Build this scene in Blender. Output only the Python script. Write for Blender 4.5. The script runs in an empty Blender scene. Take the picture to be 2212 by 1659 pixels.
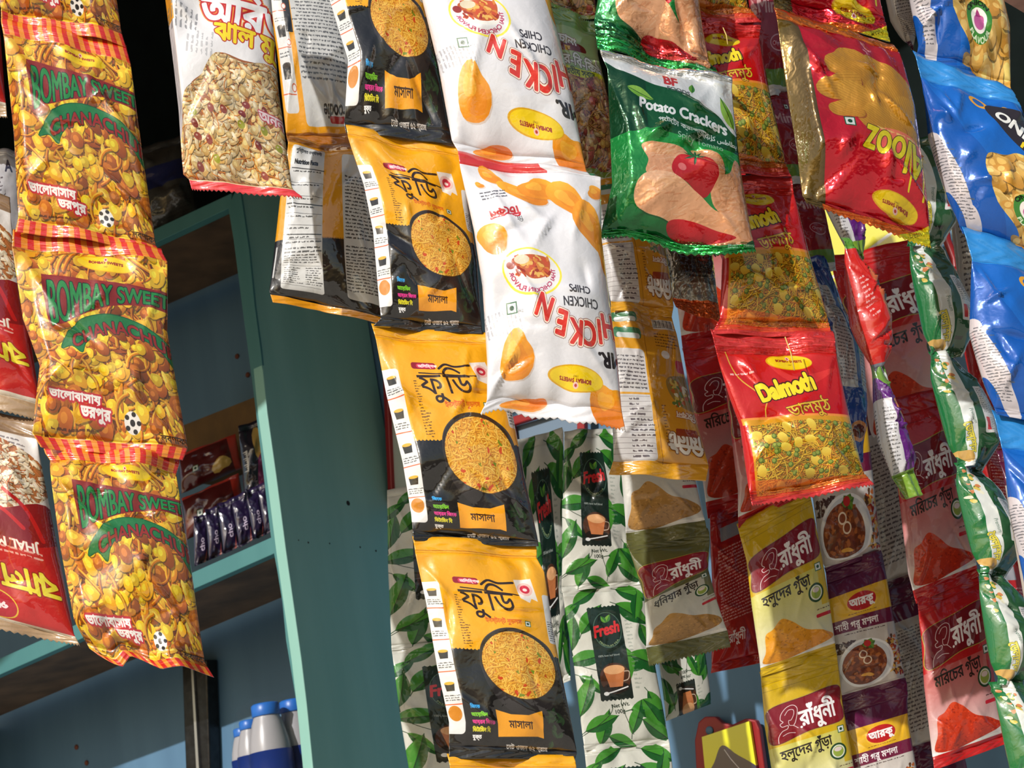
import bpy, math, random
import numpy as np
from mathutils import Matrix, Vector

# ------------------------------------------------------------------ camera, sky, sun, exposure
W_PX, H_PX, F_PX = 2212, 1659, 3400.0
PITCH, ROLL = math.radians(17.0), math.radians(-10.5)
SHOP_YAW = math.radians(33.0)          # the shop front runs away to the left of the view direction
CAM = Vector((0.0, 0.0, 1.55))
sc = bpy.context.scene
C = sc.collection
cam_data = bpy.data.cameras.new('camera')
cam = bpy.data.objects.new('camera', cam_data); C.objects.link(cam)
cam_data.sensor_width = 36.0
cam_data.lens = 36.0 * F_PX / W_PX
cam_data.clip_start = 0.02
cam_data.dof.use_dof = True; cam_data.dof.focus_distance = 1.52; cam_data.dof.aperture_fstop = 18.0
ROT = Matrix.Rotation(math.pi / 2 + PITCH, 3, 'X') @ Matrix.Rotation(ROLL, 3, 'Z')
cam.matrix_world = Matrix.Translation(CAM) @ ROT.to_4x4()
sc.camera = cam

world = bpy.data.worlds.new('sky'); sc.world = world; world.use_nodes = True
wn = world.node_tree.nodes; wl = world.node_tree.links
wn.clear()
wo = wn.new('ShaderNodeOutputWorld'); wb = wn.new('ShaderNodeBackground')
sky = wn.new('ShaderNodeTexSky'); sky.sky_type = 'NISHITA'; sky.sun_disc = False
sky.sun_elevation = math.radians(34); sky.sun_rotation = math.radians(222)
sky.air_density = 1.6; sky.dust_density = 2.5; sky.ozone_density = 0.6
wl.new(sky.outputs[0], wb.inputs[0]); wb.inputs[1].default_value = 0.08
wl.new(wb.outputs[0], wo.inputs[0])

SUN_DIR = Vector((-0.46, -0.70, 0.47)).normalized()      # towards the sun
sd = bpy.data.lights.new('sun', 'SUN'); sd.energy = 3.3; sd.angle = math.radians(0.6); sd.color = (1.0, 0.975, 0.94)
sun = bpy.data.objects.new('sun', sd); C.objects.link(sun)
sun.rotation_euler = SUN_DIR.to_track_quat('Z', 'Y').to_euler(); sun.location = (1, -3, 5)

vs = sc.view_settings
vs.view_transform = 'Standard'; vs.look = 'None'; vs.exposure = 0.1; vs.gamma = 1.0; vs.use_curve_mapping = False
sc.cycles.use_denoising = True
sc.cycles.max_bounces = 6; sc.cycles.diffuse_bounces = 3; sc.cycles.glossy_bounces = 3
sc.cycles.transmission_bounces = 4; sc.cycles.transparent_max_bounces = 6
sc.cycles.caustics_reflective = False; sc.cycles.caustics_refractive = False
sc.cycles.sample_clamp_indirect = 4.0

def ray(px, py):
    return ROT @ Vector(((px - W_PX / 2) / F_PX, -(py - H_PX / 2) / F_PX, -1.0))
def at(px, py, y):
    """world point seen at photo pixel (px, py) on the upright plane y metres away"""
    d = ray(px, py)
    return CAM + d * (y / d.y)
U_SHOP = Vector((math.cos(SHOP_YAW), -math.sin(SHOP_YAW), 0))      # along the shop front, to the right
V_SHOP = Vector((math.sin(SHOP_YAW), math.cos(SHOP_YAW), 0))       # into the shop
ZUP = Vector((0, 0, 1))
def at_plane(px, py, dist):
    """point seen at (px, py) on the plane parallel to the shop front, dist metres in front of the eye"""
    d = ray(px, py)
    return CAM + d * (dist / d.dot(V_SHOP))

# ------------------------------------------------------------------ 2D printing: shapes and letters drawn by code into print sheets
def c255(c):
    return np.array(c, dtype=np.float64) / 255.0

def coverage(polys, x0, y0, w, h, ss=3):
    acc = np.zeros(h * ss * (w + 2))
    A, B = [], []
    for p in polys:
        p = np.asarray(p, float)
        A.append(p); B.append(np.roll(p, -1, axis=0))
    a = np.concatenate(A) - (x0, y0); b = np.concatenate(B) - (x0, y0)
    ya, yb = a[:, 1] * ss, b[:, 1] * ss
    dr = np.sign(yb - ya)
    lo, hi = np.minimum(ya, yb), np.maximum(ya, yb)
    r0 = np.clip(np.ceil(lo - .5), 0, h * ss).astype(int); r1 = np.clip(np.ceil(hi - .5), 0, h * ss).astype(int)
    n = r1 - r0; k = np.nonzero(n > 0)[0]
    if len(k) == 0:
        return np.zeros((h, w))
    n = n[k]; idx = np.repeat(k, n)
    rows = np.repeat(r0[k], n) + (np.arange(n.sum()) - np.repeat(np.cumsum(n) - n, n))
    t = (rows + .5 - ya[idx]) / (yb[idx] - ya[idx])
    x = np.clip(a[idx, 0] + t * (b[idx, 0] - a[idx, 0]), 0, w)
    i = np.floor(x).astype(int); f = x - i
    flat = rows * (w + 2) + i
    acc += np.bincount(flat, dr[idx] * (1 - f), len(acc))
    acc += np.bincount(flat + 1, dr[idx] * f, len(acc))
    m = np.cumsum(acc.reshape(h * ss, w + 2), axis=1)[:, :w]
    return np.clip(np.abs(m), 0, 1).reshape(h, ss, w).mean(axis=1)

def grow(m, r):
    if r < .3: return m
    out = m.copy(); h, w = m.shape
    for rr in ([r, r * .5] if r > 1.5 else [r]):
        for k in range(12):
            a = k * math.pi / 6
            dx, dy = int(round(rr * math.cos(a))), int(round(rr * math.sin(a)))
            if abs(dx) >= w or abs(dy) >= h: continue
            s = np.zeros_like(m)
            s[max(0, dy):h + min(0, dy), max(0, dx):w + min(0, dx)] = m[max(0, -dy):h - max(0, dy), max(0, -dx):w - max(0, dx)]
            out = np.maximum(out, s)
    return out

def visual(s):
    """put the letters of a Bengali word in the order they are drawn"""
    out, i = [], 0
    while i < len(s):
        j = i + 1
        if 0x985 <= ord(s[i]) <= 0x9b9:
            while j < len(s):
                if s[j] == '\u09bc': j += 1
                elif s[j] == '\u09cd' and j + 1 < len(s): j += 2
                else: break
        cl, post = s[i:j], ''
        if j < len(s) and s[j] in '\u09bf\u09c7\u09c8\u09cb\u09cc':
            pre = s[j] if s[j] not in '\u09cb\u09cc' else '\u09c7'
            post = {'\u09cb': '\u09be', '\u09cc': '\u09d7'}.get(s[j], '')
            cl = pre + cl; j += 1
        out.append(cl + post); i = j
    return ''.join(out)

_glyph = {}
def outlines(s):
    """outlines of a word in em units, y up, starting at x=0; and its width"""
    if s in _glyph: return _glyph[s]
    cu = bpy.data.curves.new('t', 'FONT'); cu.body = visual(s); cu.size = 1.0
    o = bpy.data.objects.new('t', cu); C.objects.link(o)
    dg = bpy.context.evaluated_depsgraph_get()
    r = o.evaluated_get(dg).to_curve(dg)
    out = []
    for sp in r.splines:
        bp = sp.bezier_points; n = len(bp); pts = []
        for i in range(n):
            p, q = bp[i], bp[(i + 1) % n]
            a, b, c, d = [np.array(v[:2]) for v in (p.co, p.handle_right, q.handle_left, q.co)]
            st = np.linalg.norm(d - a); k = 1 if np.linalg.norm(b - a) + np.linalg.norm(c - d) < 1e-4 else 5
            for j in range(k):
                t = j / k
                pts.append((1-t)**3 * a + 3*(1-t)**2*t * b + 3*(1-t)*t*t * c + t**3 * d)
        if len(pts) > 2: out.append(np.array(pts))
    o.to_curve_clear(); bpy.data.objects.remove(o); bpy.data.curves.remove(cu)
    wd = max([p[:, 0].max() for p in out]) if out else .3
    _glyph[s] = (out, wd)
    return _glyph[s]

class Art:
    """a print sheet 100 units wide and H units tall"""
    def __init__(s, H, bg, S=6.0, seed=1):
        s.S, s.H = S, H
        s.w, s.h = int(100 * S), int(H * S)
        s.a = np.empty((s.h, s.w, 3)); s.a[:] = c255(bg)
        s.r = np.random.RandomState(seed); s.clip = None
    def lay(s, polys, col, a=1.0, col2=None, ang=90, g=0, soft=False):
        """polys in units; col2 makes a printed blend from col along ang"""
        S = s.S
        P = [np.asarray(p, float) * S for p in polys if len(p) > 2]
        if not P: return
        al = np.concatenate(P); pad = int(g * S) + 3
        x0 = max(0, int(al[:, 0].min()) - pad); x1 = min(s.w, int(al[:, 0].max()) + pad + 1)
        y0 = max(0, int(al[:, 1].min()) - pad); y1 = min(s.h, int(al[:, 1].max()) + pad + 1)
        if x1 <= x0 or y1 <= y0: return
        m = coverage(P, x0, y0, x1 - x0, y1 - y0)
        m = grow(m, g * S) if g else m
        s.mix(m, x0, y0, col, a, col2, ang)
    def mix(s, m, x0, y0, col, a=1.0, col2=None, ang=90):
        h, w = m.shape
        if s.clip is not None: m = m * s.clip[y0:y0 + h, x0:x0 + w]
        m = (m * a)[..., None]
        c = c255(col)
        if col2 is not None:
            ys, xs = np.mgrid[0:h, 0:w]
            ca, sa = math.cos(math.radians(ang)), math.sin(math.radians(ang))
            t = (xs / max(1, w - 1) - .5) * ca + (ys / max(1, h - 1) - .5) * sa
            t = np.clip(t / (abs(ca) + abs(sa)) + .5, 0, 1)[..., None]
            c = c * (1 - t) + c255(col2) * t
        R = s.a[y0:y0 + h, x0:x0 + w]
        R[:] = R * (1 - m) + c * m
    def setclip(s, polys):
        if polys is None: s.clip = None
        else: s.clip = coverage([np.asarray(p, float) * s.S for p in polys], 0, 0, s.w, s.h)
    def rect(s, x0, y0, x1, y1, col, **k): s.lay([[(x0, y0), (x1, y0), (x1, y1), (x0, y1)]], col, **k)
    def rrect(s, x0, y0, x1, y1, r, col, rot=0, **k):
        pts = []
        for cx, cy, a0 in ((x1 - r, y1 - r, 0), (x0 + r, y1 - r, 90), (x0 + r, y0 + r, 180), (x1 - r, y0 + r, 270)):
            for j in range(6):
                a = math.radians(a0 + j * 18); pts.append((cx + r * math.cos(a), cy + r * math.sin(a)))
        s.lay([rotp(pts, (x0 + x1) / 2, (y0 + y1) / 2, rot)], col, **k)
    def ell(s, cx, cy, rx, ry, col, rot=0, n=32, **k):
        s.lay([ellp(cx, cy, rx, ry, rot, n)], col, **k)
    def line(s, pts, wd, col, **k):
        pts = [np.array(p, float) for p in pts]; P = []
        for a, b in zip(pts[:-1], pts[1:]):
            d = b - a; L = np.hypot(*d)
            if L < 1e-6: continue
            n = np.array([-d[1], d[0]]) / L * wd / 2
            P.append([a + n, a - n, b - n, b + n])
        if wd * s.S > 2.5:
            for p in pts: P.append(ellp(p[0], p[1], wd / 2, wd / 2, 0, 8))
        s.lay(P, col, **k)
    def text(s, t, x, y, size, col, anchor='l', sx=1.0, shear=0.0, rot=0.0, bold=0.0, edge=None, warp=None, a=1.0, edge2=None):
        """x, y = baseline start (units); rot in degrees clockwise; edge = (colour, width)"""
        out, wd = outlines(t)
        off = {'l': 0, 'm': -wd / 2, 'r': -wd}[anchor]
        ca, sa = math.cos(math.radians(rot)), math.sin(math.radians(rot)); P = []
        for p in out:
            q = p.copy(); q[:, 0] += off
            if warp is not None:
                q = warp(q, wd)
            else:
                X = (q[:, 0] * sx + q[:, 1] * shear) * size; Y = -q[:, 1] * size
                q = np.stack([x + X * ca - Y * sa, y + X * sa + Y * ca], 1)
            P.append(q)
        if edge2: s.lay(P, edge2[0], g=edge2[1] + bold, a=a)
        if edge: s.lay(P, edge[0], g=edge[1] + bold, a=a)
        s.lay(P, col, g=bold, a=a)
    def micro(s, x0, y0, x1, y1, lh, col, a=.8, jag=.5, rot=0, fill=.85):
        """fine print too small to read: rows of word-like marks"""
        y = y0 + lh; P = []
        while y < y1:
            x = x0; end = x0 + (x1 - x0) * (fill + (1 - fill) * s.r.rand())
            while x < end:
                w = s.r.uniform(1.0, 4.0) * lh * .55
                n = max(2, int(w / (lh * .28)))
                top = [(x + w * k / n, y - lh * (.62 if s.r.rand() > .3 else .38)) for k in range(n + 1)]
                bot = [(x + w * k / n, y - lh * (.12 + .16 * s.r.rand())) for k in range(n, -1, -1)]
                P.append(top + bot); x += w + lh * .35
            y += lh
        if rot: P = [rotp(p, (x0 + x1) / 2, (y0 + y1) / 2, rot) for p in P]
        if P: s.lay(P, col, a=a)
    def veg(s, x, y, d, rot=0, col=(20, 90, 50)):
        s.rrect(x - d, y - d, x + d, y + d, .1, col, rot=rot)
        s.rrect(x - d * .8, y - d * .8, x + d * .8, y + d * .8, .1, (222, 226, 220), rot=rot)
        s.ell(x, y, d * .42, d * .42, (15, 70, 40))
    def maker_oval(s, cx, cy, rx, ry, rot=0):
        s.ell(cx, cy, rx, ry, (222, 165, 20), rot=rot)
        s.ell(cx + rx * .03, cy, rx * .95, ry * .9, (240, 205, 25), rot=rot)
        s.text('BOMBAY SWEETS', cx, cy, ry * .42, (150, 40, 25), anchor='m', rot=rot, sx=.82 * rx / ry * .42, bold=.12)
        c = rotp([(cx, cy - ry * .5), (cx, cy + ry * .35)], cx, cy, rot)
        s.ell(c[0][0], c[0][1], ry * .26, ry * .26, (235, 190, 180)); s.ell(c[0][0], c[0][1], ry * .12, ry * .12, (180, 50, 50))
        s.text('1947', c[1][0], c[1][1] + ry * .1, ry * .26, (120, 80, 20), anchor='m', rot=rot)
    def image(s, name, noise=.012):
        n = s.r.randn(s.h, s.w, 1) * noise
        v = np.clip(s.a + n, 0, 1)[::-1]
        im = bpy.data.images.new(name, s.w, s.h)
        buf = np.ones((s.h, s.w, 4), np.float32); buf[..., :3] = v
        im.pixels.foreach_set(buf.ravel()); im.update(); im.pack()
        return im

def rotp(pts, cx, cy, deg):
    if not deg: return [tuple(p) for p in pts]
    a = math.radians(deg); ca, sa = math.cos(a), math.sin(a)
    return [(cx + (x - cx) * ca - (y - cy) * sa, cy + (x - cx) * sa + (y - cy) * ca) for x, y in pts]
def ellp(cx, cy, rx, ry, rot=0, n=24):
    return np.array(rotp([(cx + rx * math.cos(t), cy + ry * math.sin(t)) for t in np.linspace(0, 2 * math.pi, n, endpoint=False)], cx, cy, rot))
def blob(r, cx, cy, rx, ry, rot, wob=.18, n=14):
    t = np.linspace(0, 2 * math.pi, n, endpoint=False)
    k = 1 + wob * np.sin(t * 2 + r.rand() * 6) + wob * .6 * np.sin(t * 3 + r.rand() * 6)
    return np.array(rotp(list(zip(cx + rx * k * np.cos(t), cy + ry * k * np.sin(t))), cx, cy, rot))
def smooth(pts, n=6, closed=True):
    """Catmull-Rom through the points"""
    p = [np.array(q, float) for q in pts]; N = len(p); out = []
    for i in range(N if closed else N - 1):
        g = (lambda j: p[j % N]) if closed else (lambda j: p[min(max(j, 0), N - 1)])
        a, b, c, d = g(i - 1), g(i), g(i + 1), g(i + 2)
        for k in range(n):
            t = k / n
            out.append(.5 * ((2 * b) + (-a + c) * t + (2 * a - 5 * b + 4 * c - d) * t * t + (-a + 3 * b - 3 * c + d) * t ** 3))
    if not closed: out.append(p[-1])
    return out

# printed food pictures -------------------------------------------------------
def food_mix(A, x0, y0, x1, y1, kinds, n, clip=None, base=(120, 60, 15)):
    A.setclip(clip) if clip is not None else None
    A.rect(x0, y0, x1, y1, base)
    r = A.r
    for i in range(n):
        k = kinds[int(r.rand() * len(kinds))]
        typ, sz, c1, c2 = k
        x, y, rot = r.uniform(x0, x1), r.uniform(y0, y1), r.uniform(0, 180)
        j = r.uniform(.82, 1.08)
        c1 = [min(255, v * j) for v in c1]; c2 = [min(255, v * j) for v in c2]
        s = sz * r.uniform(.7, 1.3)
        if typ == 'grain':
            p = blob(r, x, y, s, s * .36, rot, .12)
        elif typ == 'blob':
            p = blob(r, x, y, s, s * r.uniform(.6, .9), rot, .16)
        elif typ == 'pea':
            p = blob(r, x, y, s, s * .92, rot, .04)
        else:                                     # curl of fried dough
            a0 = r.rand() * 6; cur = r.uniform(-.9, .9); pts = [(x, y)]
            for q in range(7):
                a0 += cur / 3.0; pts.append((pts[-1][0] + s * .35 * math.cos(a0), pts[-1][1] + s * .35 * math.sin(a0)))
            wd = s * (.2 if typ == 'stick' else .09)
            A.line([(u + wd * .25, v + wd * .4) for u, v in pts], wd * 1.25, [v * .35 for v in c2], a=.6)
            A.line(pts, wd, c2); A.line([(u - wd * .15, v - wd * .2) for u, v in pts], wd * .5, c1, a=.85)
            continue
        A.lay([p + (s * .10, s * .16)], [v * .3 for v in c2], a=.55)
        A.lay([p], c1, col2=c2, ang=r.uniform(40, 120))
        c = p.mean(axis=0); A.lay([(p - c) * .45 + c - (s * .15, s * .15)], [min(255, v * 1.18 + 14) for v in c1], a=.5)
    A.setclip(None)

CHANA = [('blob', 5.6, (255, 208, 52), (232, 150, 24)), ('blob', 4.6, (255, 222, 60), (240, 180, 26)), ('stick', 9, (246, 196, 60), (208, 120, 20)),
         ('pea', 4.6, (226, 132, 40), (150, 66, 12)), ('grain', 5.0, (252, 214, 90), (222, 150, 30)), ('pea', 3.4, (252, 220, 50), (226, 166, 20)),
         ('stick', 7, (240, 160, 34), (178, 88, 12)), ('blob', 6, (214, 120, 30), (140, 62, 12)), ('grain', 4, (244, 176, 50), (190, 96, 14))]
PUFF = [('grain', 4.6, (240, 222, 186), (214, 176, 120)), ('grain', 4.2, (246, 230, 196), (222, 190, 136)), ('blob', 3.6, (238, 208, 140), (214, 160, 84)),
        ('grain', 4.4, (234, 206, 156), (206, 160, 96)), ('wire', 7, (240, 160, 60), (206, 112, 28)), ('blob', 3.2, (240, 216, 160), (216, 170, 96))]
DALM = [('wire', 9, (240, 206, 70), (200, 140, 20)), ('wire', 8, (246, 214, 84), (206, 150, 30)), ('wire', 8, (236, 180, 50), (190, 110, 20)),
        ('wire', 9, (236, 200, 60), (186, 130, 16)), ('pea', 1.9, (150, 160, 60), (88, 100, 34)), ('wire', 7, (230, 150, 40), (180, 90, 20))]

def noodles(A, cx, cy, rx, ry, rot=0):
    r = A.r
    A.ell(cx, cy, rx, ry, (206, 140, 40), rot=rot)
    A.setclip([ellp(cx, cy, rx, ry, rot, 40)])
    for i in range(520):
        a, q = r.rand() * 6.3, math.sqrt(r.rand())
        x, y = cx + rx * q * math.cos(a), cy + ry * q * math.sin(a)
        h = r.rand() * 6.3; cur = r.uniform(-1.1, 1.1); pts = [(x, y)]
        for k in range(7):
            h += cur * .45; pts.append((pts[-1][0] + 1.5 * math.cos(h), pts[-1][1] + 1.5 * math.sin(h)))
        t = r.rand(); c = (246 - 16 * t, 204 - 44 * t, 92 - 44 * t)
        A.line([(u + .3, v + .35) for u, v in pts], 1.15, (158, 88, 16), a=.5)
        A.line(pts, .95, c)
        if i % 26 == 5: A.lay([blob(r, x, y, 2.2, 1.4, r.rand() * 180, .3)], (206, 74, 30))
        if i % 34 == 9: A.lay([blob(r, x, y, 1.9, 1.3, r.rand() * 180, .3)], (120, 140, 30))
    A.setclip(None)

def heap(A, pts, c1, c2, n=300):
    P = smooth(pts, 5)
    A.lay([P], c1, col2=c2, ang=60)
    A.setclip([P]); r = A.r; al = np.array(P)
    for i in range(n):
        x, y = r.uniform(al[:, 0].min(), al[:, 0].max()), r.uniform(al[:, 1].min(), al[:, 1].max())
        s = r.uniform(.5, 2.2); dk = r.rand() < .5
        A.lay([blob(r, x, y, s, s * .55, r.uniform(-40, 70), .3, 9)], [v * .72 for v in c2] if dk else [min(255, v * 1.15) for v in c1], a=.4)
    A.setclip(None)

def leaf(A, x, y, L, rot, wd=.3, c1=(96, 150, 60), c2=(28, 84, 34)):
    up = [(t, -wd * math.sin(math.pi * t ** .8)) for t in np.linspace(0, 1, 12)]
    dn = [(t, wd * .8 * math.sin(math.pi * t ** .9)) for t in np.linspace(1, 0, 12)]
    T = lambda q: [(x + p[0], y + p[1]) for p in rotp([(u * L, v * L) for u, v in q], 0, 0, rot)]
    A.lay([T(up + dn)], c2); A.lay([T(up + [(1, 0), (0, 0)])], c1, a=.75)
    A.line(T([(-.12, .03), (0, 0), (.5, .02), (1, 0)]), max(.25, L * .02), (18, 56, 26))
# ------------------------------------------------------------------ the printed sheets, one per kind of packet
SHEETS = {}
def sheet(fn):
    SHEETS[fn.__name__] = fn
    return fn

def warp_band(xl, xr, top, bot):
    """bend a word between two curves top(t), bot(t) over xl..xr"""
    def f(q, wd):
        t = q[:, 0] / wd; v = np.clip(q[:, 1] / .73, -.3, 1.3)
        tp = np.array([top(k) for k in t]); bt = np.array([bot(k) for k in t])
        return np.stack([xl + (xr - xl) * t, bt + (tp - bt) * v], 1)
    return f
def warp_arc(cx, cy, R, a0, a1, size):
    def f(q, wd):
        t = q[:, 0] / wd; a = np.radians(a0 + (a1 - a0) * t); rr = R + q[:, 1] * size * (1 if a1 > a0 else -1)
        return np.stack([cx + rr * np.cos(a), cy + rr * np.sin(a)], 1)
    return f

@sheet
def chanachur():
    A = Art(138, (220, 140, 30), seed=3)
    food_mix(A, 0, 8, 100, 130, CHANA, 1250, base=(110, 52, 10))
    A.maker_oval(60, 16, 20, 5.2, 4)
    top = lambda t: 26 + 6 * t; bot = lambda t: 57 - 24 * math.sin(math.pi * min(1, t * .60)) + 8 * t
    tt = np.linspace(0, 1.06, 20)
    A.lay([[(17 + 86 * t, top(t) - 1.5) for t in tt] + [(19 + 84 * t, bot(t) + 1.8) for t in tt[::-1]]], (136, 34, 24))
    A.text('BOMBAY SWEETS', 0, 0, 1, (34, 130, 60), warp=warp_band(20, 106, lambda t: top(t) + .6, lambda t: bot(t)), edge=((30, 20, 20), .5), bold=.35)
    R1 = [(22, 73), (30, 62), (42, 52), (58, 48), (74, 50), (90, 57), (102, 69)]
    R2 = [(102, 82), (92, 69), (76, 61), (60, 58), (48, 62), (40, 69), (36, 76), (30, 71)]
    A.lay([smooth(R1 + R2, 4)], (16, 84, 44), g=.5); A.lay([smooth(R1 + R2, 4)], (36, 118, 62))
    up = lambda t: 68 - 18 * math.sin(math.pi * (t * .88 + .06)) + 4 * t; dn = lambda t: 76.5 - 17.5 * math.sin(math.pi * (t * .88 + .06)) + 4 * t
    A.text('CHANACHUR', 0, 0, 1, (150, 40, 30), warp=warp_band(31, 104, up, dn), edge=((20, 50, 30), .5), bold=.3)
    A.text('ভালোবাসায়', 11, 110, 7.6, (245, 240, 235), edge=((196, 40, 60), 1.1), bold=.35, rot=2, sx=.95)
    A.text('ভরপুর', 32, 117.5, 7.4, (245, 240, 235), edge=((196, 40, 60), 1.1), bold=.35, rot=2)
    A.ell(66, 118, 5.6, 5.6, (236, 232, 226))
    for k in range(5): A.ell(66 + 4.3 * math.cos(k * 1.257), 118 + 4.3 * math.sin(k * 1.257), 1.5, 1.2, (30, 26, 30))
    A.ell(66, 118, 1.7, 1.7, (30, 26, 30))
    A.text('লবণাক্ত', 84, 126, 5, (60, 30, 10), bold=.15)
    A.micro(12, 122, 40, 126, 3, (70, 30, 10))
    for y0, y1 in ((0, 9.5), (128, 138)):
        A.rect(0, y0, 100, y1, (238, 146, 40))
        for k in range(13):
            x = k * 8 + 1; A.lay([[(x, y0), (x + 4, y0), (x + 4.4, y1), (x + .4, y1)]], (214, 40, 34))
    return A

def foodie_bowl_step(A, x, y, s, fill):
    A.lay([[(x - s, y - s * .7), (x + s, y - s * .7), (x + s * .8, y + s), (x - s * .8, y + s)]], (34, 30, 28)); A.ell(x, y - s * .7, s, s * .35, fill)

@sheet
def foodie_front():
    A = Art(176, (244, 172, 22), seed=5)
    A.rect(0, 92, 100, 176, (24, 21, 22))
    z = [(13, 90)]
    for k in range(60): z.append((13 + k * 1.5, 91 + (1.6 if k % 2 else 0)))
    A.lay([z + [(102, 100), (13, 100)]], (24, 21, 22))
    A.rect(0, 8, 13, 92, (238, 164, 20))
    A.rrect(-4, 34, 12.4, 158, 3, (226, 224, 222))
    for k, y in enumerate((58, 84, 110, 136)):
        A.rect(0, y - .4, 12.4, y + .4, (220, 90, 40)); A.micro(1, y - 8, 11, y - 2, 1.8, (60, 60, 60))
        foodie_bowl_step(A, 6, y - 14, 3.6, (230, 170, 50))
    A.ell(6, 143, 5, 6, (204, 130, 40))
    A.rrect(94, 38, 104, 80, 2, (226, 224, 222)); A.micro(95, 60, 100, 80, 2, (60, 60, 60))
    A.rrect(24, 28.5, 44, 34.5, 2, (150, 20, 40), rot=1); A.rrect(28, 29.6, 43, 33.6, 2, (220, 60, 90), rot=1)
    A.text('অলিম্পিক', 29.5, 33, 3.6, (250, 235, 235), bold=.15)
    K = (46, 24, 8)
    # brush-drawn word
    A.text('ফু', 28, 57, 27, K, bold=.12, sx=.82, shear=-.08)
    A.text('ডি', 49, 57, 27, K, bold=.12, sx=.82, shear=-.08)
    A.line(smooth([(46, 34), (52, 29.5), (60, 31.5), (72, 30)], 6, False), 2.0, K); A.line([(29, 38), (76, 41)], 1.1, K)
    A.lay([[(73, 27), (87, 25), (90, 45), (85, 43), (83, 47), (76, 44)]], (238, 228, 220)); A.ell(81, 35, 6, 6, (236, 190, 180)); A.ell(81, 35, 3.8, 3.8, (200, 40, 60)); A.ell(81, 35.4, 1.8, 1.4, (244, 214, 210))
    A.micro(23, 44, 26, 90, 2.2, (90, 60, 10)); A.micro(27, 70, 29, 90, 2.2, (90, 60, 10))
    A.text('ইনস্টান্ট নুডলস', 44, 67.5, 5.4, (214, 96, 20), sx=.78, rot=-1, bold=.12)
    A.veg(78, 66, 2.3)
    # bowl
    b = [(33 + .2, 100), (36, 120), (46, 136), (58, 142), (72, 142), (84, 136), (93, 120), (96, 100)]
    A.lay([smooth(b + [(92, 84), (78, 74), (64, 71), (50, 74), (38, 84)], 6)], (70, 64, 66), col2=(34, 30, 32))
    A.ell(64.5, 101, 31, 30, (52, 40, 30))
    noodles(A, 64.5, 102, 29.5, 28)
    A.lay([[(38, 139), (50, 142), (64, 142), (76, 138), (75, 158), (70, 157), (56, 158), (38, 159)]], (250, 168, 30))
    A.text('মাসালা', 57, 152, 8, (60, 30, 10), anchor='m', bold=.1, sx=.85)
    for t, y, c in (('জিংক', 139, (60, 170, 240)), ('আয়োডিন', 145, (130, 210, 50)), ('আয়রন জিংক', 150.5, (236, 60, 150)), ('ভিটামিন বি', 156, (236, 226, 50)), ('যুক্ত', 161, (240, 240, 240))):
        A.text(t, 18, y, 4.0, c, bold=.2, sx=.78)
    A.text('নেট ওজন ৬২ গ্রাম', 44, 167, 4.2, (220, 215, 210), bold=.15)
    for k in range(14): leaf(A, 78 + A.r.rand() * 16, 140 + A.r.rand() * 20, 7, A.r.rand() * 360, c1=(44, 70, 40), c2=(30, 44, 30))
    A.rect(0, 0, 100, 7, (244, 172, 22)); A.line([(0, 5.6), (100, 5.8)], .35, (170, 100, 10))
    return A

@sheet
def foodie_back():
    A = Art(176, (232, 160, 24), seed=8)
    A.rect(0, 92, 100, 168, (24, 21, 22))
    for k in range(34): A.lay([[(45 + k * 1.6, 93), (46.6 + k * 1.6, 93), (45.8 + k * 1.6, 90.5)]], (24, 21, 22))
    A.rrect(8, 6, 47, 158, 3, (216, 216, 214), rot=-1.5); A.rrect(68, 10, 104, 156, 3, (216, 216, 214), rot=-1.5)
    A.text('পুষ্টিগত তথ্যাবলী', 11, 14, 5, (40, 40, 40), sx=.8, bold=.1)
    A.text('Nutrition Facts', 11, 25, 6.2, (30, 30, 30), bold=.3, sx=.72)
    for k, y in enumerate((29, 42, 55, 62, 70, 80, 88, 92)):
        A.line([(9, y), (46, y + 1)], .9 if k % 3 == 0 else .35, (40, 40, 40)); A.micro(11, y + 1, 30 + A.r.rand() * 14, y + 7, 3.2, (50, 50, 50))
    A.micro(11, 98, 45, 118, 3.2, (50, 50, 50)); A.line([(10, 120), (46, 121)], .4, (40, 40, 40))
    A.micro(12, 122, 26, 148, 3.2, (50, 50, 50)); A.micro(32, 122, 45, 148, 3.2, (50, 50, 50)); A.line([(10, 150), (46, 151)], .4, (40, 40, 40))
    A.micro(70, 30, 99, 92, 3.4, (50, 50, 50), fill=.97); A.micro(70, 96, 99, 150, 3.4, (50, 50, 50))
    A.line([(3, 98), (2, 140)], 1.5, (200, 200, 200))
    A.rect(0, 168, 100, 176, (240, 160, 26)); A.rect(0, 0, 100, 4, (150, 90, 14))
    return A

@sheet
def foodie_back_flip():
    A = Art(176, (236, 160, 20), seed=9)
    A.rrect(2, -8, 20, 150, 4, (222, 220, 216), rot=-1)
    A.rect(17, -5, 26, 92, (24, 22, 22)); A.rect(21, 92, 27, 150, (236, 160, 20))
    for y in (20, 55, 90, 122):
        A.rect(2, y + 15, 20, y + 15.8, (210, 90, 40)); foodie_bowl_step(A, 11, y, 5.5, (60, 50, 40)); A.ell(18, y + 11, 3, 3, (205, 90, 50)); A.ell(18, y + 11, 2.2, 2.2, (235, 230, 225)); A.micro(4, y - 14, 18, y - 8, 2.4, (60, 60, 60))
    A.rrect(27, -10, 94, 158, 4, (206, 205, 202), rot=-1)
    A.micro(32, 2, 90, 128, 3.6, (70, 70, 72), rot=180, fill=.97)
    A.text('Foodie', 84, 143, 15, (40, 36, 36), rot=180, shear=.2, bold=.35, sx=.72)
    A.rrect(60, 151, 80, 156, 2, (180, 40, 50))
    A.rect(0, 162, 100, 176, (176, 104, 14))
    return A

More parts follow.
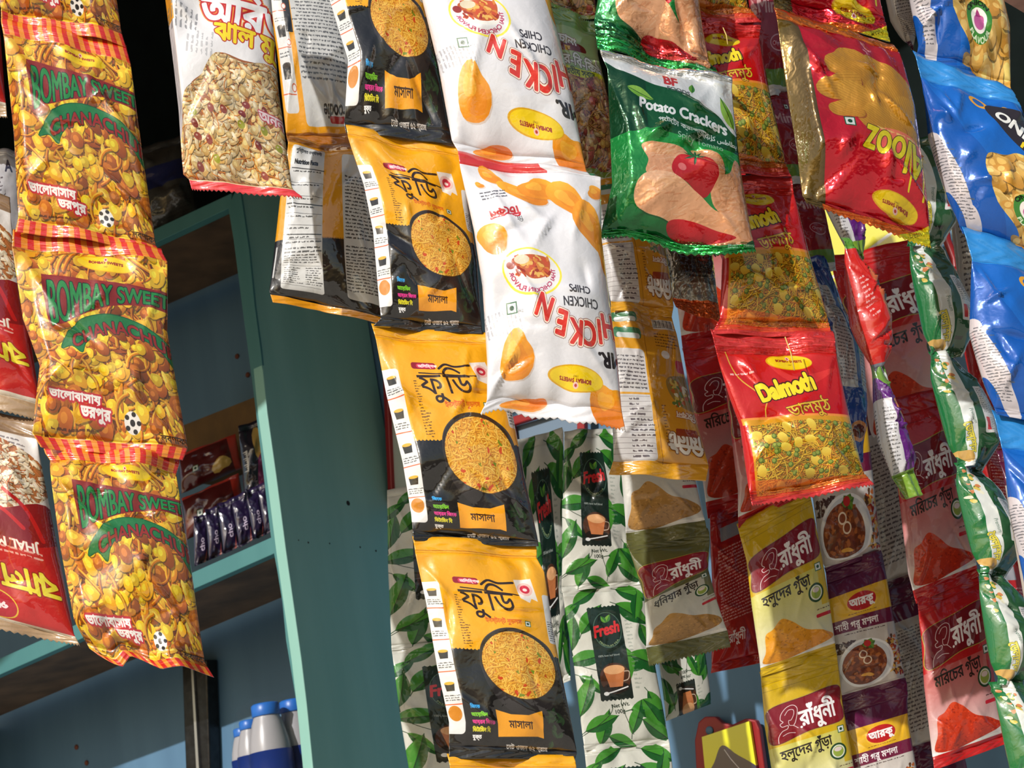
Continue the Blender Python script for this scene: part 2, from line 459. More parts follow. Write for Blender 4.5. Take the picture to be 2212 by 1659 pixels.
@sheet
def white_jhal_muri():
    A = Art(262, (232, 230, 232), seed=11)
    A.rect(0, 0, 6, 262, (214, 206, 208)); A.rect(0, 60, 8, 120, (226, 150, 30))
    A.text('অরিও', 32, 121, 36, (240, 240, 244), sx=.92, shear=.12, rot=4, bold=1.2, edge=((196, 30, 30), 1.5), edge2=((240, 160, 60), 2.3))
    A.text('ঝাল মুড়ি', 44, 137, 24, (244, 216, 30), rot=7, bold=.8, edge=((176, 40, 20), 1.0), sx=.86)
    A.micro(6, 100, 26, 136, 4.6, (120, 120, 124), rot=-80, a=.7); A.micro(22, 128, 40, 160, 4.6, (150, 150, 154), rot=-80, a=.5)
    clip = [smooth([(22, 236), (12, 200), (16, 180), (30, 168), (46, 150), (70, 154), (104, 160), (108, 200), (106, 250), (60, 250)], 6)]
    A.lay(clip, (150, 84, 36)); A.lay([smooth([(0, 252), (3, 214), (12, 186), (30, 168), (46, 150), (70, 156), (104, 160), (108, 256)], 6)], (196, 150, 96))
    food_mix(A, 0, 146, 104, 250, PUFF, 1300, clip=[smooth([(-4, 254), (3, 214), (10, 186), (26, 172), (44, 150), (70, 156), (106, 160), (108, 256)], 6)], base=(156, 86, 40))
    r = A.r
    for k in range(16):
        x, y = r.uniform(12, 96), r.uniform(186, 246); c = [(130, 50, 44), (150, 70, 60), (150, 150, 40)][k % 3]
        A.lay([blob(r, x, y, 3.6, 3.0, r.rand() * 90, .06)], c); A.ell(x - 1, y - 1, 1, .7, (220, 190, 180), a=.7)
    A.text('অনন্য', 78, 200, 11, (236, 216, 220), rot=6, bold=.4, edge=((190, 70, 90), .8))
    A.rect(0, 251, 100, 262, (224, 56, 62)); A.line([(0, 251.5), (100, 251.5)], 1, (236, 214, 170))
    return A

@sheet
def red_jhal_muri():
    A = Art(170, (196, 34, 34), seed=12)
    A.rect(0, 0, 100, 66, (228, 222, 216)); A.rect(0, 0, 100, 10, (150, 120, 90)); A.micro(4, 12, 96, 26, 3, (120, 110, 110))
    bowl = [smooth([(4, 20), (50, 12), (98, 26), (96, 60), (50, 76), (2, 62)], 6)]
    food_mix(A, 0, 12, 100, 76, [('grain', 3.6, (246, 234, 206), (222, 190, 146)), ('grain', 3.2, (250, 240, 214), (228, 200, 160)), ('wire', 5, (230, 150, 80), (196, 90, 50))], 900, clip=bowl, base=(176, 110, 60))
    A.lay([smooth([(0, 66), (50, 80), (98, 62), (100, 92), (50, 104), (0, 96)], 6)], (140, 22, 26))
    A.line(smooth([(70, 58), (84, 70), (92, 92)], 6, False), 3.2, (196, 30, 30)); A.line(smooth([(52, 76), (66, 74), (80, 86)], 6, False), 3.2, (206, 34, 30))
    A.text('JHAL MURI', 88, 96, 9, (244, 236, 220), rot=180, bold=.4, edge=((180, 30, 30), .5)); A.micro(10, 100, 90, 108, 3.4, (240, 200, 180), rot=180)
    for k in range(6): A.line(smooth([(30 + k * 8, 96), (26 + k * 8, 112), (34 + k * 8, 130)], 5, False), 1.2, (226, 120, 60), a=.4)
    A.text('ঝাল মুড়ি', 96, 116, 24, (236, 220, 60), rot=180, bold=.6, edge=((150, 40, 20), .9), sx=.9)
    A.ell(50, 146, 15, 11, (230, 190, 60)); A.ell(50, 146, 14, 10, (190, 30, 50)); A.text('প্রাণ', 58, 142, 10, (250, 236, 236), rot=180, bold=.4)
    A.rect(0, 160, 100, 170, (176, 146, 112)); A.rect(0, 157, 100, 160, (226, 214, 196))
    return A

def chip(A, x, y, rx, ry, rot, c1=(250, 178, 44), c2=(222, 128, 22), w=.2):
    p = blob(A.r, x, y, rx, ry, rot, w, 22)
    A.lay([p + (.8, 1.0)], (170, 110, 60), a=.25); A.lay([p], c1, col2=c2, ang=A.r.uniform(20, 150))
    c = p.mean(0); A.lay([(p - c) * .62 + c + (rx * .12, ry * .12)], (206, 100, 20), a=.22); A.lay([(p - c) * .4 + c - (rx * .22, ry * .2)], (255, 214, 90), a=.35)

@sheet
def chicken():
    A = Art(190, (226, 225, 230), seed=21)
    A.rect(0, 0, 62, 5.5, (206, 52, 52))
    for t in ((20, 13, 9, 6, 30), (11, 22, 3, 2.4, 0), (42, 28, 16, 8, 25), (54, 22, 14, 10, 20), (76, 30, 19, 12, 35), (90, 50, 13, 20, -15), (96, 18, 7, 5, 20), (99, 78, 5, 12, -10)):
        chip(A, *t)
    chip(A, 13, 68, 13, 12, 20, w=.14)
    chip(A, 22, 154, 11, 19, 24, w=.16); chip(A, 91, 180, 13, 15, 10, c1=(250, 170, 30), c2=(216, 112, 20), w=.22); chip(A, 30, 184, 15, 4.5, -12, c1=(230, 120, 60), c2=(248, 160, 40), w=.12)
    A.text('চিকেন', 36, 40, 9, (190, 40, 50), rot=168, bold=.3); A.micro(10, 26, 30, 34, 2.6, (60, 60, 70), rot=-10); A.text('মি.', 38, 48, 5, (60, 60, 60), rot=170)
    A.ell(39, 97, 23, 19.5, (240, 224, 70), rot=8); A.ell(39, 97, 21.5, 18, (232, 230, 232), rot=8); A.ell(39, 95, 16.5, 13, (238, 234, 226), rot=8)
    A.lay([smooth([(24, 89), (34, 84), (52, 85), (53, 95), (48, 102), (38, 104), (30, 97)], 5)], (190, 90, 40))
    for k in range(60): A.lay([blob(A.r, A.r.uniform(27, 52), A.r.uniform(86, 101), 2.4, 1.5, A.r.rand() * 180, .3)], [(214, 130, 50), (160, 50, 24), (230, 180, 90), (200, 80, 40)][k % 4])
    A.ell(32, 88, 6, 4, (222, 208, 180), rot=-10); A.ell(23, 93, 3.4, 3.2, (150, 40, 30))
    A.text('THAI CHICKEN FLAVOR', 0, 0, 1, (180, 50, 90), bold=.15, warp=warp_arc(39, 96.5, 18.0, -8, 172, -4.4))
    A.text('CHIPS', 83, 107, 8.8, (50, 44, 50), rot=181, bold=.12, sx=.72); A.text('CHICKEN', 88, 116.5, 8.8, (50, 44, 50), rot=181, bold=.12, sx=.72)
    A.veg(21, 122, 4)
    for ch, x, y, r_ in (('C', 110, 122, 172), ('H', 100, 124, 176), ('I', 89, 129, 180), ('C', 84.5, 132, 184), ('K', 75, 132, 190), ('E', 64, 127, 197), ('N', 54.5, 119, 206)):
        A.text(ch, x, y, 22, (216, 52, 46), rot=r_, bold=.7, edge=((246, 232, 214), .9), edge2=((120, 60, 60), 1.3), sx=.72)
    A.text('TM', 30, 124, 3, (60, 60, 60), rot=190)
    A.text('MR.', 103, 149, 12, (40, 34, 40), rot=176, bold=.5)
    A.maker_oval(66, 166, 21, 8, 184)
    A.micro(2, 112, 16, 150, 2.8, (130, 128, 136), rot=80, a=.5)
    return A

@sheet
def potato_crackers():
    A = Art(152, (14, 84, 44), seed=31)
    A.lay([[(0, 0), (30, 0), (24, 152), (0, 152)]], (10, 60, 34), a=.7)
    A.lay([smooth([(-4, 4), (30, 18), (60, 22), (84, 34), (101, 46), (104, 0), (50, -4), (0, -6)], 5)], (226, 228, 228))
    A.lay([[(0, 66), (26, 60), (60, 62), (100, 64), (100, 140), (0, 150)]], (40, 168, 76), col2=(14, 96, 48), ang=110)
    A.text('BF', 44, 16, 12, (196, 60, 60), bold=.5, rot=6, sx=.9); A.text('FOODS', 46, 21.5, 5, (90, 96, 96), bold=.2, rot=6, sx=1.1)
    leaf(A, 66, 20, 9, -80, .3, (120, 180, 60), (60, 130, 50)); leaf(A, 14, 26, 22, 20, .22, (150, 196, 80), (120, 176, 60)); leaf(A, 98, 42, 26, -110, .2, (160, 204, 80), (120, 176, 60))
    A.text('Potato Crackers', 22, 42, 13.2, (240, 240, 240), rot=6, bold=.45, sx=.79)
    A.text('পটেটো ক্রাকার্স |', 36, 53, 6.6, (224, 230, 224), rot=5, bold=.15, sx=.85); A.text('ﻲﺴﺒﻧﺮﻛ ﺲﻃﺎﻄﺑ', 66, 56, 6.4, (224, 230, 224), rot=5, bold=.15, sx=.78)
    A.text('Spicy Tomato', 50, 63.5, 7.6, (176, 210, 186), rot=4, bold=.05, sx=.86)
    r = A.r
    def crk(pts, c1, c2):
        P = smooth(pts, 6); A.lay([np.array(P) + (.6, 1)], (20, 60, 30), a=.5); A.lay([P], c1, col2=c2, ang=60)
        A.setclip([P]); al = np.array(P)
        for k in range(90):
            x, y = r.uniform(al[:, 0].min(), al[:, 0].max()), r.uniform(al[:, 1].min(), al[:, 1].max())
            A.line([(x, y), (x + r.uniform(2, 7), y - r.uniform(1, 5))], r.uniform(.3, .9), (206, 130, 86) if k % 2 else (246, 206, 170), a=.45)
        A.setclip(None)
    crk([(22, 76), (36, 72), (56, 74), (58, 98), (40, 108), (24, 104), (26, 90)], (238, 178, 136), (222, 150, 106))
    crk([(60, 72), (74, 70), (84, 76), (82, 92), (66, 92)], (232, 168, 122), (222, 150, 100))
    crk([(96, 70), (104, 90), (104, 124), (88, 128), (72, 116), (74, 96), (88, 86)], (240, 180, 136), (226, 156, 112))
    # tomato
    A.lay([smooth([(44, 90), (50, 80), (60, 78), (74, 78), (79, 88), (76, 98), (66, 114), (54, 106), (44, 100)], 6)], (214, 40, 44), col2=(170, 24, 34)); A.ell(51, 92, 3, 4, (246, 170, 160), a=.6); A.ell(62, 86, 6, 3, (240, 110, 100), a=.4)
    for a in (-150, -110, -80, -50, -20, 20, 160, 100): leaf(A, 62, 80, 9, a, .12, (80, 130, 90), (40, 84, 56))
    crk([(16, 118), (24, 104), (42, 100), (62, 112), (80, 122), (104, 110), (106, 128), (92, 144), (70, 142), (46, 134), (22, 130)], (242, 188, 146), (228, 160, 116))
    A.lay([smooth([(42, 134), (52, 130), (74, 133), (88, 138), (70, 142), (46, 141)], 5)], (206, 30, 40), col2=(160, 20, 30))
    A.rect(0, 143, 100, 152, (26, 150, 66)); A.text('Best Before', 82, 146, 5, (170, 220, 180), rot=4, bold=.2)
    return A

@sheet
def dalmoth():
    A = Art(130, (200, 28, 26), seed=41)
    A.lay([[(0, 0), (100, 0), (100, 60), (0, 60)]], (206, 40, 34), col2=(190, 16, 20))
    A.lay([smooth([(40, 18), (60, 30), (96, 24), (70, 36), (48, 30)], 5)], (236, 70, 60), a=.5)
    A.line(smooth([(8, 12), (12, 28), (28, 44), (24, 58), (20, 100), (22, 128)], 6, False), 1.0, (222, 176, 60))
    A.maker_oval(58, 19, 19, 6, 2)
    A.rect(2, 60, 100, 66, (240, 130, 60), col2=(240, 190, 60)); A.rect(6, 62, 100, 122, (214, 150, 30))
    food_mix(A, 8, 66, 100, 122, DALM, 1500, clip=[[(8, 67), (60, 65), (100, 67), (100, 122), (8, 122)]], base=(160, 108, 20))
    r = A.r
    for k in range(46):
        x, y = r.uniform(10, 98), r.uniform(64, 120)
        if k % 3: A.ell(x, y, 2.3, 2.2, (86, 104, 34)); A.ell(x - .4, y - .4, 1.5, 1.4, (140, 156, 66))
        else: A.lay([blob(r, x, y, 4.6, 3.8, r.rand() * 90, .06)], (236, 214, 90), col2=(206, 160, 40))
    A.text('Dalmoth', 24, 47, 18, (250, 224, 40), rot=-9, sx=.8, bold=1.0, edge=((70, 20, 10), .9))
    A.text('ডালমুঠ', 44, 62, 14, (222, 180, 50), rot=-8, bold=.1, edge=((110, 50, 20), .55), sx=.95)
    A.micro(6, 24, 22, 28, 3, (240, 210, 200)); A.micro(10, 118, 40, 122, 3, (90, 40, 10))
    A.rect(0, 0, 100, 8, (222, 60, 60)); A.rect(0, 123, 100, 130, (222, 60, 60)); A.lay([[(3, 108), (100, 118), (100, 126), (3, 126)]], (230, 90, 30), a=.55)
    return A

@sheet
def alooz():
    A = Art(152, (200, 18, 40), seed=51)
    A.rect(0, 0, 17, 152, (120, 96, 40), col2=(90, 70, 34), ang=0)
    A.lay([[(0, 0), (100, 0), (100, 30), (40, 20)]], (150, 30, 30), a=.4)
    r = A.r
    def ch(x, y, rx, ry, rot):
        p = blob(r, x, y, rx, ry, rot, .16, 24); A.lay([p + (.8, 1)], (130, 40, 20), a=.5); A.lay([p], (222, 160, 50), col2=(196, 130, 32), ang=60)
        A.setclip([p])
        for k in range(-16, 17):
            o = k * 2.0; d = rotp([(x - rx * 1.3, y + o), (x + rx * 1.3, y + o)], x, y, rot + 8); A.line(d, .55, (172, 112, 24), a=.5)
        A.setclip(None)
    for q in ((52, 34, 22, 14, 20), (38, 52, 17, 11, -20), (84, 36, 20, 13, 40), (58, 62, 22, 15, 10), (76, 56, 22, 15, 60), (92, 66, 20, 16, 70), (66, 74, 20, 12, 20), (40, 70, 12, 8, 10)): ch(*q)
    A.lay([smooth([(62, 82), (80, 78), (98, 84), (104, 96), (104, 110), (70, 100), (56, 98)], 5)], (246, 130, 90), col2=(240, 60, 80))
    A.micro(60, 76, 98, 84, 4, (250, 210, 120), rot=184)
    A.text('Alooz', 104, 86, 42, (236, 214, 30), rot=186, shear=.22, sx=.5, bold=.55, edge=((90, 60, 10), .6)); A.line([(101, 86), (94, 128)], 1.8, (236, 214, 30)); A.line([(88, 86), (82, 124)], 1.4, (236, 214, 30))
    A.veg(40, 81, 4)
    A.maker_oval(72, 135, 19, 8, 190)
    A.rect(14, 146, 100, 152, (240, 110, 30)); A.lay([[(74, 152), (102, 140), (102, 152)]], (246, 226, 30)); A.text('Desh', 84, 151, 5, (120, 110, 20), rot=-20)
    A.rect(0, 0, 100, 6, (232, 120, 40))
    return A

@sheet
def onion_rings():
    A = Art(190, (24, 100, 190), seed=61)
    A.rect(0, 0, 100, 20, (50, 140, 214)); A.lay([[(0, 20), (40, 100), (40, 190), (0, 190)]], (18, 82, 168), a=.8)
    A.lay([smooth([(-6, 84), (4, 84), (8, 100), (13, 122), (15, 150), (20, 186), (10, 190), (2, 150), (-6, 130)], 5)], (206, 198, 202)); A.micro(1, 90, 11, 176, 3.2, (90, 90, 96), rot=-5)
    for q in ((50, 36, 9, 7), (80, 38, 8, 4)):
        A.ell(q[0], q[1], q[2], q[3], (226, 160, 50), rot=40); A.ell(q[0], q[1], q[2] * .6, q[3] * .6, (34, 96, 180), rot=40)
    A.lay([smooth([(54, 42), (68, 34), (104, 40), (106, 108), (80, 88), (60, 64)], 5)], (48, 40, 44))
    A.text('ONION', 58, 52, 20, (240, 240, 236), rot=38, bold=.8, sx=.8, edge=((30, 26, 30), .6)); A.text('RINGS', 73, 79, 11, (246, 214, 30), rot=36, bold=.5)
    clip = [smooth([(34, 118), (40, 98), (56, 94), (70, 88), (90, 96), (106, 110), (108, 186), (60, 186), (50, 170), (36, 150)], 5)]
    food_mix(A, 30, 84, 106, 188, [('pea', 9, (244, 206, 120), (216, 156, 60)), ('blob', 11, (238, 190, 100), (206, 142, 50)), ('blob', 8, (250, 216, 140), (224, 170, 80))], 230, clip=clip, base=(196, 130, 44))
    for k in range(16):
        x, y = A.r.uniform(40, 98), A.r.uniform(104, 180); A.ell(x, y, 6, 4, (206, 146, 60), rot=A.r.rand() * 180, a=.8)
        A.ell(x, y, 3.8, 2.2, (240, 200, 116), rot=A.r.rand() * 180, a=.8)
    A.ell(62, 152, 13, 17, (58, 130, 50)); A.ell(62, 152, 8, 10.5, (240, 232, 226)); A.ell(62, 154, 5.6, 6, (190, 90, 150)); A.lay([[(59, 150), (62, 143), (65, 150)]], (150, 40, 110))
    A.text('ONION', 0, 0, 1, (20, 40, 20), bold=.35, warp=lambda q, wd: np.stack([62 + (10.2 + q[:, 1] * 5) * np.cos(np.radians(-150 + 120 * q[:, 0] / wd)), 152 + (12.5 + q[:, 1] * 5.5) * np.sin(np.radians(-150 + 120 * q[:, 0] / wd))], 1))
    A.text('FLAVOUR', 0, 0, 1, (220, 236, 200), bold=.2, warp=lambda q, wd: np.stack([62 + (13 - q[:, 1] * 5) * np.cos(np.radians(150 - 120 * q[:, 0] / wd)), 152 + (16.5 - q[:, 1] * 5.5) * np.sin(np.radians(150 - 120 * q[:, 0] / wd))], 1))
    return A

def radhuni(bg, pale, h1, h2, word, seed, logo=(128, 20, 34)):
    A = Art(215, bg, seed=seed)
    A.rect(0, 96, 100, 196, pale, col2=(208, 206, 204), ang=90); A.rect(88, 30, 100, 140, bg, a=.8)
    A.line([(0, 22), (100, 22)], .5, [v * .7 for v in bg])
    fr = smooth([(6, 46), (50, 42), (94, 40), (96, 60), (94, 84), (50, 86), (6, 92), (4, 66)], 6)
    A.lay([fr], (176, 150, 60), g=1.6); A.lay([fr], (90, 20, 24), g=.7); A.lay([fr], logo)
    # outline of a woman's head and shoulders
    w = (230, 214, 214)
    A.line(smooth([(12, 92), (13, 84), (18, 78), (25, 76), (26, 72), (19, 72), (17, 68), (21, 66), (18, 62), (20, 55), (27, 49), (35, 48), (40, 53), (39, 62), (36, 70), (33, 74)], 5, False), .8, w)
    A.line(smooth([(24, 58), (29, 53), (35, 54), (35, 60), (31, 66), (28, 66), (28, 72), (33, 74), (38, 79)], 5, False), .7, w); A.line(smooth([(18, 84), (26, 82), (34, 84)], 5, False), .7, w)
    A.ell(42, 79, 1.5, 1.5, (240, 236, 236))
    A.text('রাঁধুনী', 42, 78, 30, (240, 236, 236), bold=.7, sx=.66, rot=-2)
    A.text(word, 12, 116, 19, (40, 30, 26), rot=-3, sx=.72, bold=.35)
    A.veg(90, 96, 4.6); A.ell(82, 124, 11, 11, (34, 70, 40)); A.ell(82, 124, 8.6, 8.6, (226, 228, 214)); A.ell(82, 124, 7, 7, (150, 170, 70)); A.ell(82, 121, 5, 3, (224, 206, 200))
    A.micro(80, 142, 98, 148, 3, (70, 40, 40)); A.rrect(78, 149, 102, 153, 1.6, (190, 30, 50))
    A.rect(0, 192, 100, 196, (226, 224, 220))
    heap(A, [(4, 190), (8, 168), (10, 150), (20, 146), (32, 138), (46, 146), (62, 160), (84, 168), (98, 178), (92, 186), (60, 192), (30, 196)], h1, h2)
    A.rect(0, 197, 100, 215, bg)
    return A
@sheet
def turmeric(): return radhuni((204, 168, 22), (206, 198, 96), (232, 160, 34), (206, 126, 20), 'হলুদের গুঁড়া', 71)
@sheet
def chili(): return radhuni((182, 26, 28), (186, 86, 84), (206, 66, 30), (166, 34, 16), 'মরিচের গুঁড়া', 72, logo=(120, 18, 28))  # print darkened to carry the shade at the back
@sheet
def coriander(): return radhuni((92, 92, 50), (186, 184, 170), (196, 150, 84), (150, 106, 50), 'ধনিয়ার গুঁড়া', 73, logo=(140, 24, 40))  # olive print darkened too, shade put into the colour

@sheet
def chili_back():
    A = Art(215, (170, 22, 24), seed=74)
    A.rrect(22, 20, 70, 38, 2, (150, 150, 156)); A.micro(14, 46, 92, 150, 4.4, (236, 190, 186)); A.text('রাঁধুনী', 30, 178, 18, (236, 214, 214), bold=.3, sx=.8)
    return A

@sheet
def beef_masala():
    A = Art(250, (92, 22, 62), seed=81)
    A.rect(0, 58, 100, 104, (226, 176, 40))
    A.ell(50, 82, 25, 18, (236, 190, 60)); A.ell(50, 80, 24, 16, (184, 30, 34)); A.text('আরকু', 50, 86, 19, (244, 240, 240), anchor='m', bold=.7, sx=.8)
    A.micro(26, 97, 74, 101, 3, (90, 50, 20))
    A.rect(0, 104, 100, 128, (110, 26, 60)); A.text('শাহী গরু মশলা', 4, 123, 17, (238, 232, 232), bold=.4, sx=.68)
    A.rect(0, 128, 100, 250, (200, 192, 186)); A.micro(16, 130, 76, 136, 4, (60, 40, 40))
    for k in range(40): A.lay([blob(A.r, A.r.uniform(2, 30), A.r.uniform(146, 164), 3, 1.8, A.r.rand() * 180, .3)], (74, 50, 46))
    for k in range(60): A.lay([blob(A.r, A.r.uniform(80, 100), A.r.uniform(150, 225), 4, 2.4, A.r.rand() * 180, .3)], [(150, 40, 30), (214, 170, 80), (90, 60, 40), (200, 110, 50)][k % 4])
    A.ell(44, 190, 42, 44, (236, 236, 238)); A.ell(44, 190, 38, 40, (206, 210, 216)); A.ell(40, 192, 34, 36, (134, 66, 26), col2=(110, 50, 22))
    for k in range(150):
        a, q = A.r.rand() * 6.3, math.sqrt(A.r.rand()) * .92
        A.lay([blob(A.r, 40 + 33 * q * math.cos(a), 192 + 35 * q * math.sin(a), A.r.uniform(2, 5), 3, A.r.rand() * 180, .25)], [(150, 76, 32), (110, 48, 20), (176, 100, 46), (96, 40, 18)][k % 4], a=.9)
    A.lay([blob(A.r, 42, 212, 8, 4, 10, .3)], (226, 166, 70))
    for x, y in ((38, 174), (44, 186)):
        A.ell(x, y, 7, 7.5, (238, 216, 190)); A.ell(x, y, 5, 5.4, (134, 66, 28))
    for a in (-170, -120, -60, -20, 60): leaf(A, 50, 158, 11, a, .5, (110, 150, 50), (70, 110, 40))
    A.ell(48, 156, 5.6, 6, (190, 40, 34))
    A.rect(0, 238, 100, 250, (92, 22, 62))
    return A

@sheet
def masala_back():
    A = Art(250, (176, 166, 156), seed=82)
    A.micro(8, 66, 94, 222, 5.4, (70, 60, 60), fill=.95, rot=-2); A.rect(0, 0, 100, 54, (84, 22, 52)); A.ell(86, 190, 16, 13, (150, 30, 40)); A.rect(0, 236, 100, 250, (84, 22, 52))
    return A

@sheet
def tea():
    A = Art(200, (200, 200, 190), seed=91)  # off-white dimmed, shade of the back strips put into the print
    for q in ((0, 80, 44, -80, .15), (14, 60, 44, -50, .16), (-6, 96, 46, -8, .15), (4, 112, 34, 44, .12), (0, 160, 46, -68, .15), (20, 196, 40, -70, .15), (62, 24, 46, 40, .17), (56, 112, 50, -22, .16), (66, 84, 38, 92, .13), (70, 96, 50, 22, .17), (84, 138, 38, 68, .15), (60, 158, 48, 4, .16), (58, 186, 38, -66, .13), (4, 178, 40, -20, .15), (88, 54, 34, 78, .15), (98, 186, 40, -118, .17), (66, 4, 40, 26, .17), (-8, 40, 34, -40, .15), (30, 186, 34, 26, .15), (92, 12, 34, 104, .15), (10, 20, 36, -30, .15), (72, 170, 40, 40, .15)):
        leaf(A, q[0], q[1], q[2] * 1.1, q[3], q[4] * 1.55, c1=(74, 146, 44), c2=(22, 84, 34))
    for p in ([(40, 150), (36, 160), (20, 172), (-2, 184)], [(50, 150), (54, 166), (60, 186)], [(0, 96), (14, 104), (30, 110)], [(60, 110), (54, 130), (50, 150)]): A.line(smooth(p, 5, False), .8, (40, 56, 36))
    def teeth(y, d):
        return [(26 + k * 2.5, y + (1.7 * d if k % 2 else 0)) for k in range(17)]
    A.lay([teeth(27, -1) + teeth(144, 1)[::-1]], (20, 44, 34), col2=(14, 26, 24))
    A.setclip([[(26, 25), (66, 25), (66, 146), (26, 146)]])
    A.ell(47, 58, 17.5, 24, (80, 110, 96)); A.ell(47, 58, 16.7, 23.2, (16, 36, 30)); leaf(A, 47, 48, 12, -60, .3, (130, 180, 60), (60, 120, 50)); leaf(A, 47, 48, 11, -120, .3, (110, 170, 60), (50, 110, 50))
    A.text('Fresh', 29, 67, 21, (206, 44, 50), rot=-10, shear=.25, bold=.7, sx=.72)
    A.text('PREMIUM TEA', 0, 0, 1, (160, 180, 130), warp=lambda q, wd: np.stack([47 + (16.4 - q[:, 1] * 3.4) * np.cos(np.radians(140 - 100 * q[:, 0] / wd)), 58 + (22.6 - q[:, 1] * 3.4) * np.sin(np.radians(140 - 100 * q[:, 0] / wd))], 1))
    A.text('100% best leaf blend', 30, 93, 3.6, (190, 196, 190), sx=.9)
    A.ell(47, 120, 19, 18, (70, 40, 26)); A.ell(47, 131, 16, 6.5, (28, 20, 18)); A.line(smooth([(33, 137), (44, 135), (61, 131)], 5, False), 1.5, (220, 220, 220)); A.ell(34, 137, 3.4, 2.2, (225, 225, 225))
    A.lay([[(34, 110), (60, 110), (55, 130), (39, 130)]], (186, 112, 66)); A.ell(47, 110, 13, 5.4, (214, 160, 112)); A.line(smooth([(59, 113), (65, 114), (63, 122), (57, 124)], 5, False), 1.1, (190, 170, 150))
    A.setclip(None)
    A.text('Net Wt.', 38, 154, 6.4, (40, 50, 40), rot=-4, bold=.1); A.text('100g', 41, 161, 6.6, (40, 50, 40), rot=-4, bold=.1)
    A.micro(70, 40, 75, 136, 5, (130, 140, 130), rot=0, a=.5)
    A.line([(0, 198), (100, 198)], .5, (150, 150, 140))
    return A

@sheet
def bbq_mix():
    A = Art(235, (158, 186, 120), seed=95)
    A.rect(0, 0, 100, 90, (164, 192, 126), col2=(176, 196, 140)); A.rect(0, 0, 100, 24, (130, 166, 90))
    A.lay([smooth([(10, 56), (60, 50), (66, 62), (30, 66), (10, 64)], 5)], (120, 30, 24)); A.text('চানা', 16, 52, 20, (240, 240, 236), bold=.6, edge=((120, 30, 30), .8), rot=6); A.text('চুর', 24, 63, 9, (236, 190, 50), bold=.4, rot=6)
    A.text('বার-বি-কিউ', 2, 86, 26, (236, 236, 230), bold=.7, edge=((90, 50, 40), .9), rot=8, sx=.72)
    A.lay([smooth([(-4, 92), (50, 96), (104, 92), (104, 112), (50, 116), (-4, 112)], 5)], (214, 216, 40)); A.text('ভারতীয় স্বাদ', 6, 108, 15, (60, 70, 20), bold=.3, sx=.8, rot=-1)
    clip = [smooth([(-8, 118), (50, 110), (106, 104), (108, 236), (-8, 240)], 5)]
    food_mix(A, -4, 104, 104, 234, [('grain', 7, (236, 206, 150), (204, 156, 92)), ('blob', 6, (226, 176, 130), (190, 120, 80)), ('wire', 14, (226, 176, 96), (180, 116, 50)), ('wire', 14, (216, 160, 90), (166, 100, 44)), ('pea', 5, (236, 190, 110), (206, 140, 60)), ('blob', 6, (190, 90, 80), (140, 50, 40))], 620, clip=clip, base=(120, 64, 34))
    A.rect(0, 230, 100, 235, (150, 170, 70))
    return A

@sheet
def gold_noodle_back():
    A = Art(160, (212, 150, 34), seed=96)
    A.rrect(2, 2, 40, 12, 4, (60, 120, 84)); A.rrect(6, 7, 38, 12, 3, (200, 206, 200)); A.rrect(4, 18, 44, 28, 4, (60, 120, 84)); A.rrect(8, 23, 42, 28, 3, (200, 206, 200))
    A.rrect(-4, 38, 46, 146, 5, (202, 198, 196)); A.micro(2, 42, 44, 78, 3.8, (70, 66, 70), rot=180, fill=.97); A.rect(-2, 80, 47, 82, (212, 150, 34))
    for y in range(84, 144, 5): A.line([(0, y), (45, y)], .3, (110, 100, 100)); A.micro(20, y - .2, 44, y + 4.6, 4.4, (70, 60, 66), fill=.5)
    A.line([(48, 0), (52, 160)], .8, (150, 96, 16))
    A.rrect(66, 4, 98, 14, .5, (224, 220, 214))
    for k in range(16): A.rect(67 + k * 1.9, 4.5, 67.7 + k * 1.9 + (k % 3) * .3, 12, (40, 36, 40))
    A.micro(64, 18, 98, 34, 3, (90, 50, 10)); A.ell(76, 40, 6, 4, (226, 220, 214)); A.rrect(88, 44, 101, 56, 3, (196, 40, 60))
    A.lay([smooth([(70, 66), (84, 60), (102, 62), (102, 92), (84, 92), (72, 80)], 5)], (150, 120, 60)); 
    for k in range(30): A.lay([blob(A.r, A.r.uniform(74, 100), A.r.uniform(66, 90), 3, 2, A.r.rand() * 180, .3)], [(206, 180, 90), (90, 120, 60), (220, 214, 190), (180, 90, 40)][k % 4])
    A.text('চিকেন', 98, 98, 9, (236, 220, 200), rot=184, bold=.3, edge=((150, 60, 40), .6)); A.text('মিনিট', 98, 120, 20, (236, 232, 226), rot=184, bold=.9, edge=((130, 70, 20), 1.0), sx=.8)
    A.rrect(70, 114, 96, 121, 2, (150, 60, 30)); A.micro(58, 90, 62, 130, 3, (120, 70, 10))
    A.rect(0, 148, 100, 160, (226, 164, 40))
    return A

@sheet
def silver_packet():
    A = Art(140, (120, 112, 100), seed=97)
    A.rect(20, 0, 100, 90, (76, 60, 50)); A.lay([smooth([(30, 10), (60, 20), (90, 60), (70, 80), (40, 50)], 5)], (150, 70, 46)); A.micro(30, 60, 90, 100, 5, (40, 36, 34)); leaf(A, 40, 30, 30, 30, c1=(90, 110, 60), c2=(50, 70, 40))
    A.rect(0, 118, 100, 140, (222, 96, 30)); A.rect(0, 100, 100, 118, (176, 170, 156))
    return A

